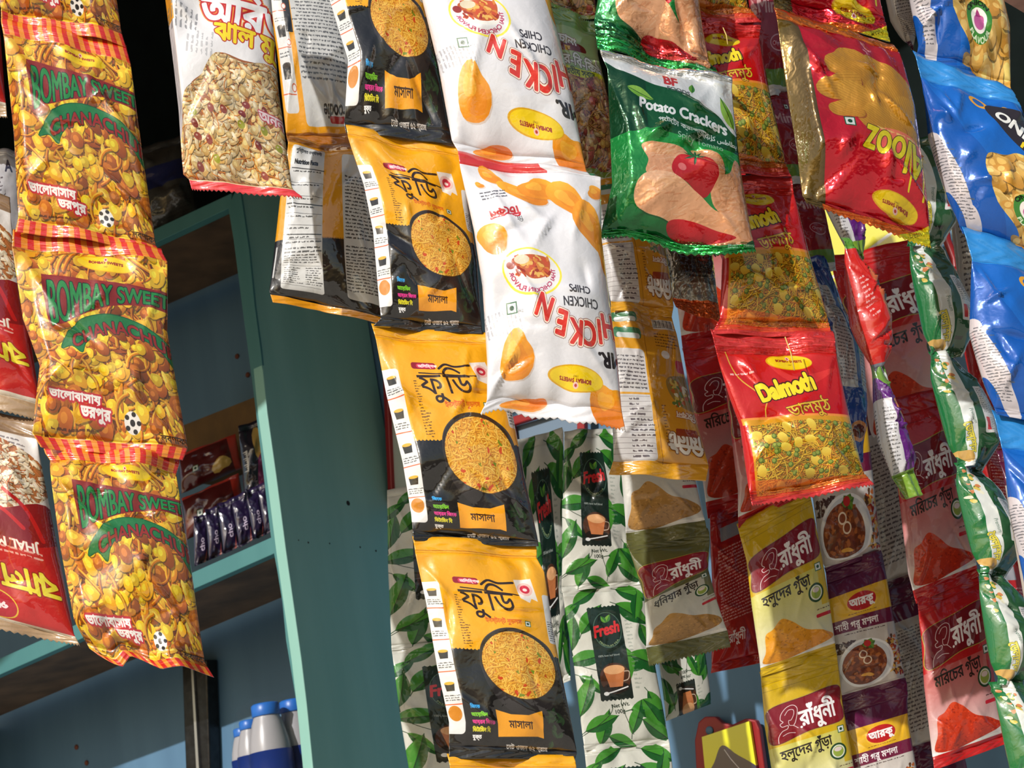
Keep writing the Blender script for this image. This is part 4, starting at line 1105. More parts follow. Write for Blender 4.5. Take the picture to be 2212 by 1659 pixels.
# things on the wall inside the cupboard
def on_wall(px, py, out=.0): return at_plane(px, py, D_WALL - out)
rail = [on_wall(*p, .03) for p in ((392, 1425), (446, 1425), (454, 1700), (402, 1700))]
o = poly_prism('bracket', rail, V_SHOP * .028, steel_dark, bev=.003); o.name = 'steel_wall_bracket'
tag(o, 'black steel bracket running down the blue wall under the shelf', 'bracket')
poly_prism('bright_edge', [on_wall(*p, .034) for p in ((412, 1432), (416, 1430), (432, 1700), (426, 1700))], V_SHOP * .004, plain('pale_steel', (190, 190, 190), .3, metal=.8), parent=o)  # narrow pale steel strip down the bracket
rust = plain('rusty_nail', (110, 60, 44), .8)
for k, (px, py, lb) in enumerate(((166, 1614, 'rusty nail head in the blue wall left of the bracket, upper one'), (188, 1648, 'rusty nail head in the blue wall left of the bracket, lower one'), (513, 770, 'dark nail head in the blue wall above the red chocolate bars, left one'), (536, 810, 'dark nail head in the blue wall above the red chocolate bars, right one'))):
    o = lathe('nail', on_wall(px, py), -V_SHOP, [(.005, 0), (.005, .002), (.002, .003)], rust, seg=12)
    tag(o, lb, 'nail', 'nails in the wall')

# ------------------------------------------------------------------ goods in the cupboard
def boxed(name, lb, cat, grp, sheet_name, px4, dist, T, **k):
    """packet lying on a shelf; px4 = corners TL TR BR BL in the photo, dist metres along the shop depth"""
    (a, b), (c, d), (e, f), (g_, h) = px4
    ys = [at_plane(p[0], p[1], dist).y for p in px4]
    return packet(name, lb, cat, grp, sheet_name, [(0, a, b), (1, g_, h)], [(0, c, d), (1, e, f)], ((ys[0] + ys[1]) / 2, (ys[2] + ys[3]) / 2), T=T, nu=30, nv=30, nseal=6, **k)
DS = D_FRONT + .06
boxed('grain_sack', 'grey and navy packet lying on the upper shelf, half hidden', 'packet', None, 'grey_sack', ((290, 330), (400, 290), (430, 480), (300, 530)), D_FRONT + .05, .03, seals=(.05, .05), seed=201)
boxed('biscuit_packet', 'dark red wrapped packet, upper one of the pair lying on the lower shelf', 'packet', 'red biscuit packets on the lower shelf', 'red_bar', ((385, 985), (508, 935), (522, 1010), (392, 1068)), D_FRONT + .10, .02, seals=(0, .0), seed=202)
boxed('biscuit_packet', 'dark red wrapped packet with a cream biscuit printed on it, lower one of the pair', 'packet', 'red biscuit packets on the lower shelf', 'red_bar', ((392, 1076), (516, 1024), (530, 1110), (404, 1165)), D_FRONT + .07, .02, seals=(0, .0), seed=203)
boxed('snack_packet', 'black and purple snack packet standing against the cupboard side', 'packet', None, 'dark_snack', ((515, 925), (580, 905), (592, 1085), (532, 1112)), D_FRONT + .09, .02, seals=(.04, .04), seed=204)
cb = poly_prism('cardboard_box', [at_plane(*p, D_FRONT + .16) for p in ((380, 925), (570, 850), (585, 960), (395, 1040))], V_SHOP * .08, plain('brown_cardboard', (104, 76, 38), .8, bump=.2, scale=30, vary=.12))
tag(cb, 'plain brown cardboard box at the back of the lower shelf', 'box')
bars = [((418, 1122), (446, 1116), (456, 1208), (420, 1224)), ((444, 1106), (474, 1098), (488, 1194), (452, 1210)), ((470, 1092), (504, 1084), (522, 1180), (484, 1196)), ((500, 1080), (534, 1066), (554, 1164), (518, 1182)), ((530, 1064), (560, 1054), (576, 1154), (550, 1166)), ((556, 1054), (584, 1044), (596, 1144), (574, 1155))]
names_b = ['leftmost of the purple chocolate bars standing on the lower shelf', 'second purple chocolate bar from the left end of the row', 'third purple chocolate bar from the left end of the row', 'purple chocolate bar with a silver fin, third from the cupboard side', 'purple chocolate bar standing second from the cupboard side', 'purple chocolate bar standing right against the cupboard side']
for k, (q, lb) in enumerate(zip(bars, names_b)):
    boxed('chocolate_bar', lb, 'chocolate bar', 'purple bars on the lower shelf', 'purple_bar', q, D_FRONT + .025 + .004 * (k % 2), .008, seals=(.06, .04), seed=210 + k)
# milk bottles in shrink wrap
white_pl = plain('white_bottle_plastic', (170, 168, 172), .3); blue_cap = plain('blue_cap_plastic', (40, 110, 200), .35)
blue_lab = film('blue_packet') ; navy = plain('navy_label', (18, 44, 112), .3)
wrapm, n_, l_, p_ = nodes_of('clear_shrink_wrap')
p_.inputs['Base Color'].default_value = (.05, .05, .05, 1); p_.inputs['Roughness'].default_value = .06; p_.inputs['Alpha'].default_value = .07; p_.inputs['Specular IOR Level'].default_value = 1.0
nz = n_.new('ShaderNodeTexNoise'); nz.inputs['Scale'].default_value = 60; bp_ = n_.new('ShaderNodeBump'); bp_.inputs['Strength'].default_value = .8; bp_.inputs['Distance'].default_value = .006
l_.new(nz.outputs[0], bp_.inputs['Height']); l_.new(bp_.outputs[0], p_.inputs['Normal'])
def bottle(px, py, dist, r0, lb):
    top = at_plane(px, py, dist); h = r0 * 6.2; base = top - ZUP * h
    prof = [(r0 * .96, 0), (r0, r0 * .1), (r0, r0 * 3.6), (r0 * .98, r0 * 3.9), (r0 * .92, r0 * 4.5), (r0 * .72, r0 * 5.3), (r0 * .6, r0 * 5.6), (r0 * .58, r0 * 5.7)]
    o = lathe('milk_bottle', base, ZUP, prof, None, mats=[white_pl], seg=32)
    tag(o, lb, 'bottle', 'milk bottles with blue caps under the lower shelf')
    lathe('cap', base + ZUP * r0 * 5.62, ZUP, [(r0 * .64, 0), (r0 * .66, r0 * .05), (r0 * .66, r0 * .5), (r0 * .58, r0 * .58)], blue_cap, parent=o, seg=24)
    lathe('label', base + ZUP * r0 * .4, ZUP, [(r0 * 1.015, 0), (r0 * 1.015, r0 * 3.6)], navy, parent=o, seg=32)
bottle(572, 1520, D_FRONT + .07, .034, 'largest white bottle with a blue cap, in front of the pack')
bottle(538, 1556, D_FRONT + .135, .026, 'white bottle with a blue cap just left of the largest one')
bottle(523, 1573, D_FRONT + .21, .024, 'leftmost and rearmost white bottle with a blue cap')
bottle(632, 1512, D_FRONT + .125, .034, 'white bottle with a blue cap touching the cupboard side')
wc = at_plane(596, 1508, D_FRONT + .10)
wr = lathe('shrink_wrap', wc - ZUP * .25, ZUP, [(.078, 0), (.079, .10), (.078, .19), (.066, .235), (.050, .25)], wrapm, seg=40)
tag(wr, 'clear crinkled shrink wrap around the blue capped bottles', 'wrap')

# ------------------------------------------------------------------ posters and racks on the shop wall
def ring(name, px4, wd, dist, mat, **k):
    P = [at_plane(*p, dist) for p in px4]; c = sum(P, Vector()) / 4
    root = None
    for i in range(4):
        a, b = P[i], P[(i + 1) % 4]; d = (b - a).normalized(); nrm = d.cross(V_SHOP).normalized()
        if nrm.dot(c - a) < 0: nrm = -nrm
        o = poly_prism('frame_bar', [a, b, b + nrm * wd, a + nrm * wd], V_SHOP * .012, mat, bev=.002, loc=None if root else a, parent=root)
        if root is None: root = o; o.name = name
    return root
fr = ring('red_rack', ((826, 815), (1000, 745), (1005, 1010), (838, 1090)), .010, D_WALL - .03, red_paint)
tag(fr, 'red painted steel frame on the wall beside the teal cupboard', 'frame')
poly_prism('board', [at_plane(*p, D_WALL - .022) for p in ((834, 830), (995, 765), (1000, 1000), (844, 1078))], V_SHOP * .006, plain('pale_board', (190, 200, 190), .6), parent=fr)
fr = ring('red_rack', ((1090, 905), (1262, 850), (1262, 1060), (1110, 1120)), .014, D_WALL - .035, red_paint)
tag(fr, 'red steel rack with grey and blue cards behind the tea packets', 'rack')
poly_prism('card', [at_plane(*p, D_WALL - .02) for p in ((1100, 925), (1250, 880), (1255, 1000), (1112, 1050))], V_SHOP * .004, plain('blue_grey_card', (110, 130, 150), .6), parent=fr)
def card_thing(name, lb, cat, sheet_name, px4, dist, ext=.006, grp=None):
    P = [at_plane(*p, dist) for p in px4]; V = P + [p + V_SHOP * ext for p in P]
    uv = [(0, 1), (1, 1), (1, 0), (0, 0)] * 2
    o = mesh_obj(name, V, [(3, 2, 1, 0), (4, 5, 6, 7), (0, 1, 5, 4), (1, 2, 6, 5), (2, 3, 7, 6), (3, 0, 4, 7)], film(sheet_name, bump=0, rough=.4), uv, smooth_=False)
    return tag(o, lb, cat, grp)
po = card_thing('poster', 'yellow poster with a dark navy shape on a red backed board, low on the wall', 'poster', 'poster', ((1516, 1592), (1618, 1558), (1640, 1700), (1530, 1740)), D_WALL - .03)
brd = [at_plane(*p, D_WALL - .022) for p in ((1500, 1600), (1508, 1560), (1522, 1548), (1545, 1548), (1560, 1562), (1580, 1566), (1610, 1552), (1632, 1556), (1640, 1575), (1662, 1740), (1508, 1760))]
o = poly_prism('notice_board', brd, V_SHOP * .012, red_paint, bev=.002); tag(o, 'dark red board with a rounded hanging tab, behind the yellow poster', 'board')
lathe('hanging_hole', at_plane(1533, 1578, D_WALL - .0225), -V_SHOP, [(.006, 0), (.006, .001), (.003, .0012)], blue, parent=o, seg=14)
po = card_thing('poster', 'yellow and navy poster behind the red chips, in a red rack', 'poster', 'yellow_poster', ((1740, 450), (1970, 380), (1970, 545), (1750, 650)), D_WALL - .075)
fr = ring('red_rack', ((1745, 650), (1965, 548), (1980, 760), (1790, 850)), .016, D_WALL - .05, red_paint)
tag(fr, 'red steel rack holding blue cards behind the chili powder packets', 'rack')
poly_prism('card', [at_plane(*p, D_WALL - .04) for p in ((1800, 640), (1950, 570), (1960, 700), (1815, 760))], V_SHOP * .004, plain('pale_blue_card', (90, 130, 170), .6), parent=fr)
rod = [at_plane(*p, D_WALL - .16) for p in ((2030, 430), (2046, 520), (2062, 560), (2066, 590), (2040, 606), (2000, 622))]
tag(tube('bent_rod', rod, .0055, red_paint), 'bent red steel rod beside the blue onion ring bags', 'rod')
# ------------------------------------------------------------------ hanging strips of packets
def EL(*p): return list(p)
# --- chanachur, leftmost bright strip
G = 'strip of orange chanachur packets'
def chana(lb, L, R, seed, **k):
    return packet('chanachur_packet', lb, 'snack packet', G, 'chanachur', L, R, 1.45, T=.023, ysl=.02, seals=(.075, .08), fold=k.pop('fold', .10), seed=seed, rib=.0005, nribs=5, wave=k.pop('wave', .005), crease=1.15, **k)
chana('orange chanachur packet cut by the top edge of the photo', [(0, -60, -350), (.5, -30, -130), (.92, 2, 18), (1, 2, 46)], [(0, 215, -330), (.5, 238, -100), (.92, 262, 68), (1, 272, 100)], 301)
chana('second orange chanachur packet from the top of its strip, red glare across its front', [(0, 2, 46), (.075, 8, 76), (.5, 30, 290), (.92, 40, 470), (1, 33, 502)], [(0, 272, 100), (.075, 282, 137), (.5, 308, 330), (.92, 336, 528), (1, 348, 545)], 302)
chana('third orange chanachur packet down, above the lowest one of the strip', [(0, 28, 502), (.075, 26, 534), (.35, 50, 690), (.6, 86, 790), (.8, 78, 860), (.92, 70, 936), (1, 88, 966)], [(0, 350, 545), (.075, 362, 566), (.4, 362, 720), (.7, 385, 850), (.92, 406, 968), (1, 395, 995)], 304)
chana('lowest orange chanachur packet, its bottom seal curled up to a pointed corner', [(0, 90, 966), (.075, 103, 985), (.5, 130, 1180), (.8, 160, 1340), (.95, 190, 1402), (1, 210, 1418)], [(0, 388, 995), (.075, 380, 1022), (.5, 408, 1190), (.8, 430, 1350), (.94, 442, 1430), (1, 462, 1462)], 309, wave=.012, va=.965, hem=[(0, -10), (.12, 8), (.2, 14), (.3, -16), (.4, -10), (.55, 6), (.75, -6), (1, 0)])
# --- red puffed rice, at the left edge
G = 'strip of red puffed rice packets at the left edge'
def rjm(lb, L, R, seed, **k):
    return packet('puffed_rice_packet', lb, 'snack packet', G, 'red_jhal_muri', L, R, 1.53, T=.022, seals=(.05, .06), seed=seed, zig=(False, True), **k)
rjm('red puffed rice packet whose white rice bowl shows at the left edge, topmost', [(0, -310, -130), (1, -230, 210)], [(0, -40, -60), (.5, 0, 60), (1, 14, 250)], 311)
rjm('red puffed rice packet between the topmost and the lowest at the left edge', [(0, -290, 330), (1, -200, 840)], [(0, 20, 430), (.1, 24, 480), (.5, 60, 690), (.9, 84, 850), (1, 80, 905)], 312)
rjm('lowest red puffed rice packet, upside down with a brown zigzag seal', [(0, -210, 850), (1, -150, 1330)], [(0, 76, 915), (.12, 86, 985), (.5, 120, 1160), (.9, 160, 1370), (1, 172, 1392)], 313)
packet('tissue_packet', 'white printed packet peeping out between the red and the orange packets', 'packet', None, 'tissue_pack', [(0, -60, 330), (1, -30, 520)], [(0, 36, 330), (.5, 44, 420), (1, 50, 520)], 1.60, T=.010, seals=(.05, .05), seed=314, nu=24, nv=24)
# --- white jhal muri
packet('puffed_rice_packet', 'white puffed rice packet with clear window full of rice and nuts, red bottom seal', 'snack packet', None, 'white_jhal_muri',
       [(0, 330, -220), (.35, 356, -10), (.6, 376, 150), (.75, 386, 240), (.955, 395, 379), (.956, 406, 381), (1, 412, 402)], [(0, 570, -210), (.35, 586, 0), (.65, 602, 200), (.955, 632, 414), (.956, 634, 414), (1, 655, 431)], 1.43, T=.026, seals=(.05, .042), fold=.07, seed=321, crease=1.0, zig=(False, True), wave=.004)
# --- noodle backs
G = 'strip of noodle packets seen from the back'
packet('noodle_packet', 'noodle packet seen from the back with upside down lettering, above the other one', 'noodle packet', G, 'foodie_back_flip', [(0, 560, -130), (.3, 578, -10), (.6, 598, 110), (.93, 618, 290), (1, 622, 306)], [(0, 745, -110), (.5, 752, 80), (1, 790, 330)], 1.62, T=.014, seals=(.05, .07), seed=331)
packet('noodle_packet', 'noodle packet seen from the back with nutrition table and black lower half', 'noodle packet', G, 'foodie_back', [(0, 624, 302), (.06, 622, 320), (.3, 606, 420), (.6, 590, 560), (.93, 582, 630), (1, 590, 656)], [(0, 796, 320), (.3, 806, 440), (.6, 816, 560), (.93, 826, 680), (1, 828, 704)], 1.60, T=.016, seals=(.03, .05), seed=332, wave=.006, hem=[(0, 0), (.4, -12), (.7, -6), (1, 0)])
# --- yellow noodle strip
G = 'strip of yellow and black noodle packets'
def foodie(lb, L, R, seed, **k):
    return packet('noodle_packet', lb, 'noodle packet', G, 'foodie_front', L, R, 1.42, T=.019, ysl=.022, seals=(.04, .055), fold=.13, seed=seed, crease=1.0, dent=1.0, **k)
foodie('yellow and black noodle packet cut by the top edge of the photo', [(0, 680, -190), (.45, 712, 0), (.75, 752, 130), (.95, 744, 262), (1, 748, 282)], [(0, 900, -160), (.45, 918, 10), (.75, 952, 150), (.95, 972, 292), (1, 985, 318)], 341)
foodie('yellow and black noodle packet behind the corner of the white chips bag, second from top', [(0, 748, 278), (.05, 752, 300), (.3, 786, 400), (.55, 806, 500), (.95, 822, 690), (1, 806, 706)], [(0, 992, 318), (.04, 1002, 340), (.3, 1012, 450), (.6, 1030, 560), (.95, 1040, 706), (1, 1042, 722)], 342)
foodie('yellow and black noodle packet with a red marked bowl, below the white chips bag', [(0, 804, 708), (.05, 812, 735), (.3, 834, 850), (.6, 870, 1000), (.85, 888, 1110), (1, 893, 1168)], [(0, 1062, 728), (.05, 1070, 750), (.35, 1102, 870), (.6, 1130, 1010), (.9, 1160, 1160), (1, 1162, 1182)], 343)
foodie('lowest complete yellow and black noodle packet, glare over its noodle bowl', [(0, 893, 1168), (.05, 898, 1200), (.3, 920, 1300), (.6, 944, 1440), (.85, 970, 1560), (1, 970, 1640)], [(0, 1160, 1182), (.04, 1160, 1205), (.1, 1176, 1236), (.4, 1196, 1370), (.7, 1222, 1500), (.95, 1247, 1626), (1, 1243, 1640)], 344)
foodie('noodle packet of which only the yellow top seal shows at the bottom edge', [(0, 968, 1640), (1, 1060, 2100)], [(0, 1242, 1642), (1, 1320, 2110)], 345)
# --- white chips bags
G = 'strip of white chicken chips bags'
packet('chips_bag', 'white chicken chips bag at the top edge, upside down', 'chips bag', G, 'chicken', [(0, 870, -210), (.4, 912, 0), (.7, 946, 140), (.95, 976, 306), (1, 990, 330)], [(0, 1160, -190), (.4, 1192, 20), (.7, 1232, 180), (.95, 1262, 352), (1, 1270, 386)], 1.385, T=.030, seals=(.03, .04), seed=351, crease=.8, zig=(False, True))
packet('chips_bag', 'white chicken chips bag hanging complete, upside down, under the top one', 'chips bag', G, 'chicken', [(0, 990, 332), (.04, 994, 362), (.3, 1024, 500), (.55, 1042, 620), (.8, 1052, 780), (.95, 1052, 866), (1, 1038, 893)], [(0, 1270, 382), (.02, 1297, 386), (.3, 1300, 520), (.6, 1318, 660), (.8, 1334, 780), (.95, 1342, 890), (1, 1350, 930)], 1.375, hem=[(0, 0), (.12, -18), (.23, -20), (.36, -12), (.53, -14), (.63, -3), (.8, -7), (1, 0)], T=.030, seals=(.025, .045), seed=354, crease=.8, zig=(False, True), wave=.006)
# --- green topped mix
G = 'strip of pale green snack mix packets'
packet('snack_mix_packet', 'pale green snack mix packet cut by the top edge', 'snack packet', G, 'bbq_mix', [(0, 1100, -420), (1, 1180, 14)], [(0, 1262, -400), (.9, 1286, 10), (1, 1288, 44)], 1.46, T=.016, seals=(.05, .04), seed=361)
packet('snack_mix_packet', 'pale green snack mix packet with nuts printed below a yellow band', 'snack packet', G, 'bbq_mix', [(0, 1178, 16), (.5, 1200, 180), (1, 1222, 376)], [(0, 1288, 46), (.2, 1292, 120), (.6, 1318, 240), (.93, 1340, 340), (1, 1322, 380)], 1.45, T=.018, seals=(.06, .03), seed=362, zig=(True, False))
# --- green cracker bags
G = 'strip of green potato cracker bags'
pcm = film('potato_crackers', rough=.2, metal=.45, bump=.3, coat=.5)
foil_g = film('potato_crackers', rough=.18, metal=.85, bump=.9, coat=.6)
packet('cracker_bag', 'green foil cracker bag at the top edge with a red chili printed low', 'cracker bag', G, 'potato_crackers', [(0, 1262, -360), (.6, 1305, -90), (.88, 1283, 48), (1, 1290, 110)], [(0, 1480, -340), (.7, 1512, 20), (.9, 1530, 140), (1, 1572, 180)], 1.44, T=.026, seals=(.06, .12), seed=371, crease=1.3, mats=[pcm, foil_g], rib=.0016, nribs=4, wave=.007)
packet('cracker_bag', 'green foil potato cracker bag with a tomato printed on it, complete', 'cracker bag', G, 'potato_crackers', [(0, 1296, 112), (.08, 1312, 150), (.4, 1318, 290), (.75, 1322, 400), (.93, 1300, 494), (1, 1300, 512)], [(0, 1580, 176), (.05, 1580, 200), (.5, 1600, 370), (.9, 1626, 520), (1, 1630, 546)], 1.41, hem=[(0, 0), (.15, -10), (.37, -6), (.55, 14), (.78, 16), (1, 0)], T=.026, seals=(.02, .065), fold=.13, seed=372, crease=1.2, mats=[pcm, foil_g], rib=.0016, nribs=3, wave=.006, zig=(False, True))
# --- dalmoth
G = 'strip of red lentil mix packets'
dm, ds_ = film('dalmoth', rough=.22, metal=.15, coat=.5), film('dalmoth', rough=.25, metal=.4, coat=.5, bump=.5)
def dal(lb, L, R, seed, **k):
    return packet('lentil_mix_packet', lb, 'snack packet', G, 'dalmoth', L, R, 1.49, T=.018, seals=(k.pop('ts', .10), .10), seed=seed, mats=[dm, ds_], rib=.0008, nribs=5, **k)
dal('red lentil mix packet just showing at the top edge', [(0, 1360, -300), (.9, 1420, 8), (1, 1440, 46)], [(0, 1560, -300), (.9, 1616, 18), (1, 1645, 50)], 381)
dal('red lentil mix packet half behind the cracker bag, second in its strip', [(0, 1440, 44), (.5, 1450, 200), (.9, 1480, 348), (1, 1490, 380)], [(0, 1645, 48), (.12, 1641, 86), (.5, 1662, 200), (.9, 1697, 350), (1, 1710, 380)], 382)
dal('red lentil mix packet with greenish mix uncovered, third in its strip', [(0, 1490, 380), (.12, 1500, 420), (.5, 1560, 560), (.89, 1555, 688), (1, 1536, 724)], [(0, 1712, 382), (.1, 1716, 418), (.5, 1750, 560), (.89, 1790, 690), (1, 1800, 726)], 383)
dal('lowest red lentil mix packet, its whole front in the sun', [(0, 1536, 722), (.1, 1546, 765), (.3, 1576, 860), (.5, 1598, 920), (.9, 1618, 1068), (1, 1622, 1092)], [(0, 1802, 724), (.1, 1806, 766), (.35, 1826, 860), (.6, 1846, 950), (.9, 1866, 1024), (1, 1886, 1046)], 384, zig=(False, True))
for a, b, lb in (((1562, 60), (1572, 96), 'thin yellow thread on the seal of the second lentil mix packet'), ((1696, 728), (1716, 800), 'thin yellow thread on the seal above the lowest lentil mix packet')):
    p, q = at(*a, 1.468), at(*b, 1.462); tag(tube('thread', [p, (p + q) / 2 + Vector((.001, -.001, 0)), q], .0006, tie, seg=6), lb, 'thread', 'threads on the seals')
# --- red chips bags
G = 'strip of red ridged chips bags'
am, asl = film('alooz', rough=.18, metal=.5, coat=.6, bump=.3), film('alooz', rough=.2, metal=.85, coat=.5, bump=.8)
packet('chips_bag', 'red chips bag cut by the top edge, yellow corner below', 'chips bag', G, 'alooz', [(0, 1600, -420), (.85, 1666, -12), (1, 1672, 30)], [(0, 1850, -360), (.82, 1902, 8), (1, 1922, 92)], 1.42, T=.028, seals=(.05, .12), fold=.14, seed=391, mats=[am, asl], rib=.0012)
packet('chips_bag', 'red ridged chips bag hanging upside down with orange seal and yellow corner', 'chips bag', G, 'alooz', [(0, 1672, 28), (.08, 1680, 64), (.4, 1702, 210), (.7, 1722, 330), (.92, 1732, 428), (1, 1738, 440)], [(0, 1935, 96), (.04, 1944, 106), (.3, 1976, 230), (.6, 1992, 350), (.9, 2008, 470), (1, 2013, 528)], 1.395, T=.030, seals=(.04, .06), fold=.14, seed=392, mats=[am, asl], rib=.001, crease=1.2, zig=(False, True))
# --- blue onion ring bags
G = 'strip of blue onion ring bags'
om = film('onion_rings', rough=.22, metal=.12, coat=.5)
def onion(lb, L, R, seed, **k):
    return packet('chips_bag', lb, 'chips bag', G, 'onion_rings', L, R, k.pop('Y', 1.46), T=.028, seals=(.10, .04), seed=seed, mats=[om], rib=.0008, **k)
onion('blue onion ring bag at the top edge, round green badge on golden chips', [(0, 1920, -340), (.5, 1950, -80), (.9, 1984, 96), (1, 1982, 122)], [(0, 2120, -300), (.5, 2150, -60), (.8, 2180, 60), (1, 2184, 204)], 401)
onion('blue onion ring bag with a pale printed flank, second from the top', [(0, 1978, 112), (.09, 1990, 160), (.45, 2006, 300), (.8, 2048, 430), (1, 2082, 502)], [(0, 2186, 200), (.3, 2236, 300), (.6, 2280, 440), (1, 2320, 580)], 402, Y=1.44)
onion('blue onion ring bag third down, cut by the right edge', [(0, 2080, 498), (.09, 2098, 560), (.5, 2094, 720), (.8, 2126, 830), (1, 2152, 896)], [(0, 2300, 570), (.5, 2380, 760), (1, 2420, 960)], 403, Y=1.44)
onion('blue onion ring bag fourth down in the right edge', [(0, 2150, 892), (.09, 2166, 960), (.5, 2180, 1100), (1, 2220, 1290)], [(0, 2390, 960), (1, 2500, 1340)], 404, Y=1.44)
# ------------------------------------------------------------------ strips hanging further in, against the shop wall
for nm in ('tea', 'chili', 'turmeric', 'coriander', 'beef_masala', 'masala_back', 'chili_back', 'dark_red_packet'):
    _mat[(nm, .38, 0.0, .13, 1.0)] = film(nm, rough=.36, coat=.45)
# --- golden noodle backs
G = 'strip of golden noodle packets seen from the back'
def gold(lb, L, R, seed, Y=1.62, **k):
    return packet('noodle_packet', lb, 'noodle packet', G, 'gold_noodle_back', L, R, Y, T=.014, seals=(.07, .09), seed=seed, wave=.005, **k)
gold('golden noodle packet seen from the back, partly under the green cracker bag', [(0, 1262, 370), (.4, 1290, 500), (.9, 1318, 650), (1, 1320, 672)], [(0, 1420, 350), (.4, 1430, 500), (.7, 1446, 590), (.9, 1456, 660), (1, 1452, 684)], 501)
gold('lower golden noodle packet seen from the back, barcode at its top', [(0, 1316, 668), (.1, 1318, 700), (.5, 1320, 850), (.9, 1326, 992), (1, 1316, 1024)], [(0, 1452, 684), (.1, 1462, 720), (.4, 1482, 830), (.7, 1510, 930), (.92, 1532, 1006), (1, 1526, 1038)], 502)
packet('snack_packet', 'brown and silver foil packet with an orange seal beside the golden noodles', 'packet', None, 'silver_packet', [(0, 1400, 430), (.5, 1440, 560), (.85, 1452, 646), (1, 1460, 664)], [(0, 1520, 440), (.5, 1540, 560), (1, 1556, 700)], 1.70, T=.014, seals=(.05, .14), seed=503, mats=[film('silver_packet', rough=.2, metal=.7, coat=.4, bump=.7)], rib=.001)
# --- coriander powder
G = 'strip of olive coriander powder packets'
def cor(lb, L, R, seed, **k):
    return packet('spice_packet', lb, 'spice packet', G, 'coriander', L, R, 1.76, T=.012, seals=(.07, .09), seed=seed, wave=.004, rib=.0006, **k)
cor('olive coriander powder packet mostly covered by the golden noodle packet', [(0, 1310, 820), (.5, 1340, 1000), (1, 1356, 1182)], [(0, 1450, 800), (.5, 1490, 980), (1, 1528, 1156)], 511)
cor('lower olive coriander powder packet with a complete brown powder heap', [(0, 1356, 1176), (.1, 1362, 1196), (.4, 1392, 1290), (.7, 1396, 1370), (.92, 1396, 1400), (1, 1402, 1436)], [(0, 1530, 1150), (.1, 1532, 1176), (.4, 1530, 1230), (.7, 1546, 1290), (.92, 1570, 1366), (1, 1576, 1396)], 512, zig=(False, True))
# --- tea
def teap(lb, G, L, R, Y, seed, **k):
    return packet('tea_packet', lb, 'tea packet', G, 'tea', L, R, Y, T=.011, seals=(.03, .03), seed=seed, wave=.004, crease=1.2, **k)
G = 'left strip of leafy tea packets'
teap('tea packet with green leaves just right of the teal panel, upper one', G, [(0, 836, 1064), (.5, 838, 1220), (1, 846, 1404)], [(0, 1040, 1030), (.5, 1050, 1200), (1, 1074, 1390)], 1.86, 521)
teap('tea packet with green leaves just right of the teal panel, lower one', G, [(0, 846, 1402), (.5, 866, 1560), (1, 900, 1760)], [(0, 1074, 1388), (1, 1140, 1740)], 1.86, 522)
G = 'middle strip of leafy tea packets'
teap('leafy tea packet whose dark label is half under the golden noodle packet', G, [(0, 1220, 938), (.5, 1214, 1100), (1, 1214, 1280)], [(0, 1330, 930), (.3, 1358, 1040), (.6, 1366, 1150), (1, 1386, 1262)], 1.84, 523)
teap('leafy tea packet with a complete red lettered dark label, middle of its strip', G, [(0, 1214, 1278), (.5, 1240, 1440), (1, 1262, 1622)], [(0, 1386, 1260), (.5, 1412, 1420), (1, 1446, 1606)], 1.84, 524)
teap('leafy tea packet starting at the bottom edge of the photo', G, [(0, 1262, 1620), (1, 1300, 1960)], [(0, 1446, 1604), (1, 1490, 1950)], 1.84, 525)
packet('tea_packet', 'small upside down piece of a tea packet below the coriander packet', 'tea packet', None, 'tea', [(0, 1470, 1700), (.5, 1440, 1560), (1, 1420, 1400)], [(0, 1580, 1690), (.55, 1536, 1506), (1, 1520, 1380)], 1.90, T=.008, seals=(.02, .02), seed=526, vr=(.52, 1.), nu=24, nv=40)
packet('tea_packet', 'tea packet in the dark between the yellow noodles and the middle tea strip', 'tea packet', None, 'tea', [(0, 1110, 960), (.5, 1150, 1230), (1, 1180, 1490)], [(0, 1216, 930), (.5, 1224, 1200), (1, 1232, 1470)], 1.93, T=.010, seals=(.03, .03), seed=527)
# --- chili powder behind
G = 'strip of red chili packets in the shade'
def chi(lb, L, R, seed, Y=1.86, sheet_name='chili', G_=None, **k):
    return packet('spice_packet', lb, 'spice packet', G_ or G, sheet_name, L, R, Y, T=k.pop('T', .012), seals=(.06, .06), seed=seed, **k)
chi('dark red chili powder packet above the rest of the shaded strip', [(0, 1430, 380), (.5, 1450, 560), (1, 1476, 760)], [(0, 1610, 360), (.5, 1628, 540), (1, 1640, 730)], 531)
chi('shaded red chili powder packet behind the lowest lentil mix packet', [(0, 1476, 758), (.5, 1500, 920), (1, 1530, 1120)], [(0, 1650, 730), (.5, 1668, 880), (1, 1690, 1080)], 532)
chi('red chili packet turned to its plain printed back, lowest in the shade', [(0, 1532, 1118), (.5, 1540, 1300), (.95, 1536, 1440), (1, 1534, 1455)], [(0, 1620, 1080), (.5, 1634, 1250), (1, 1652, 1430)], 533, sheet_name='chili_back')
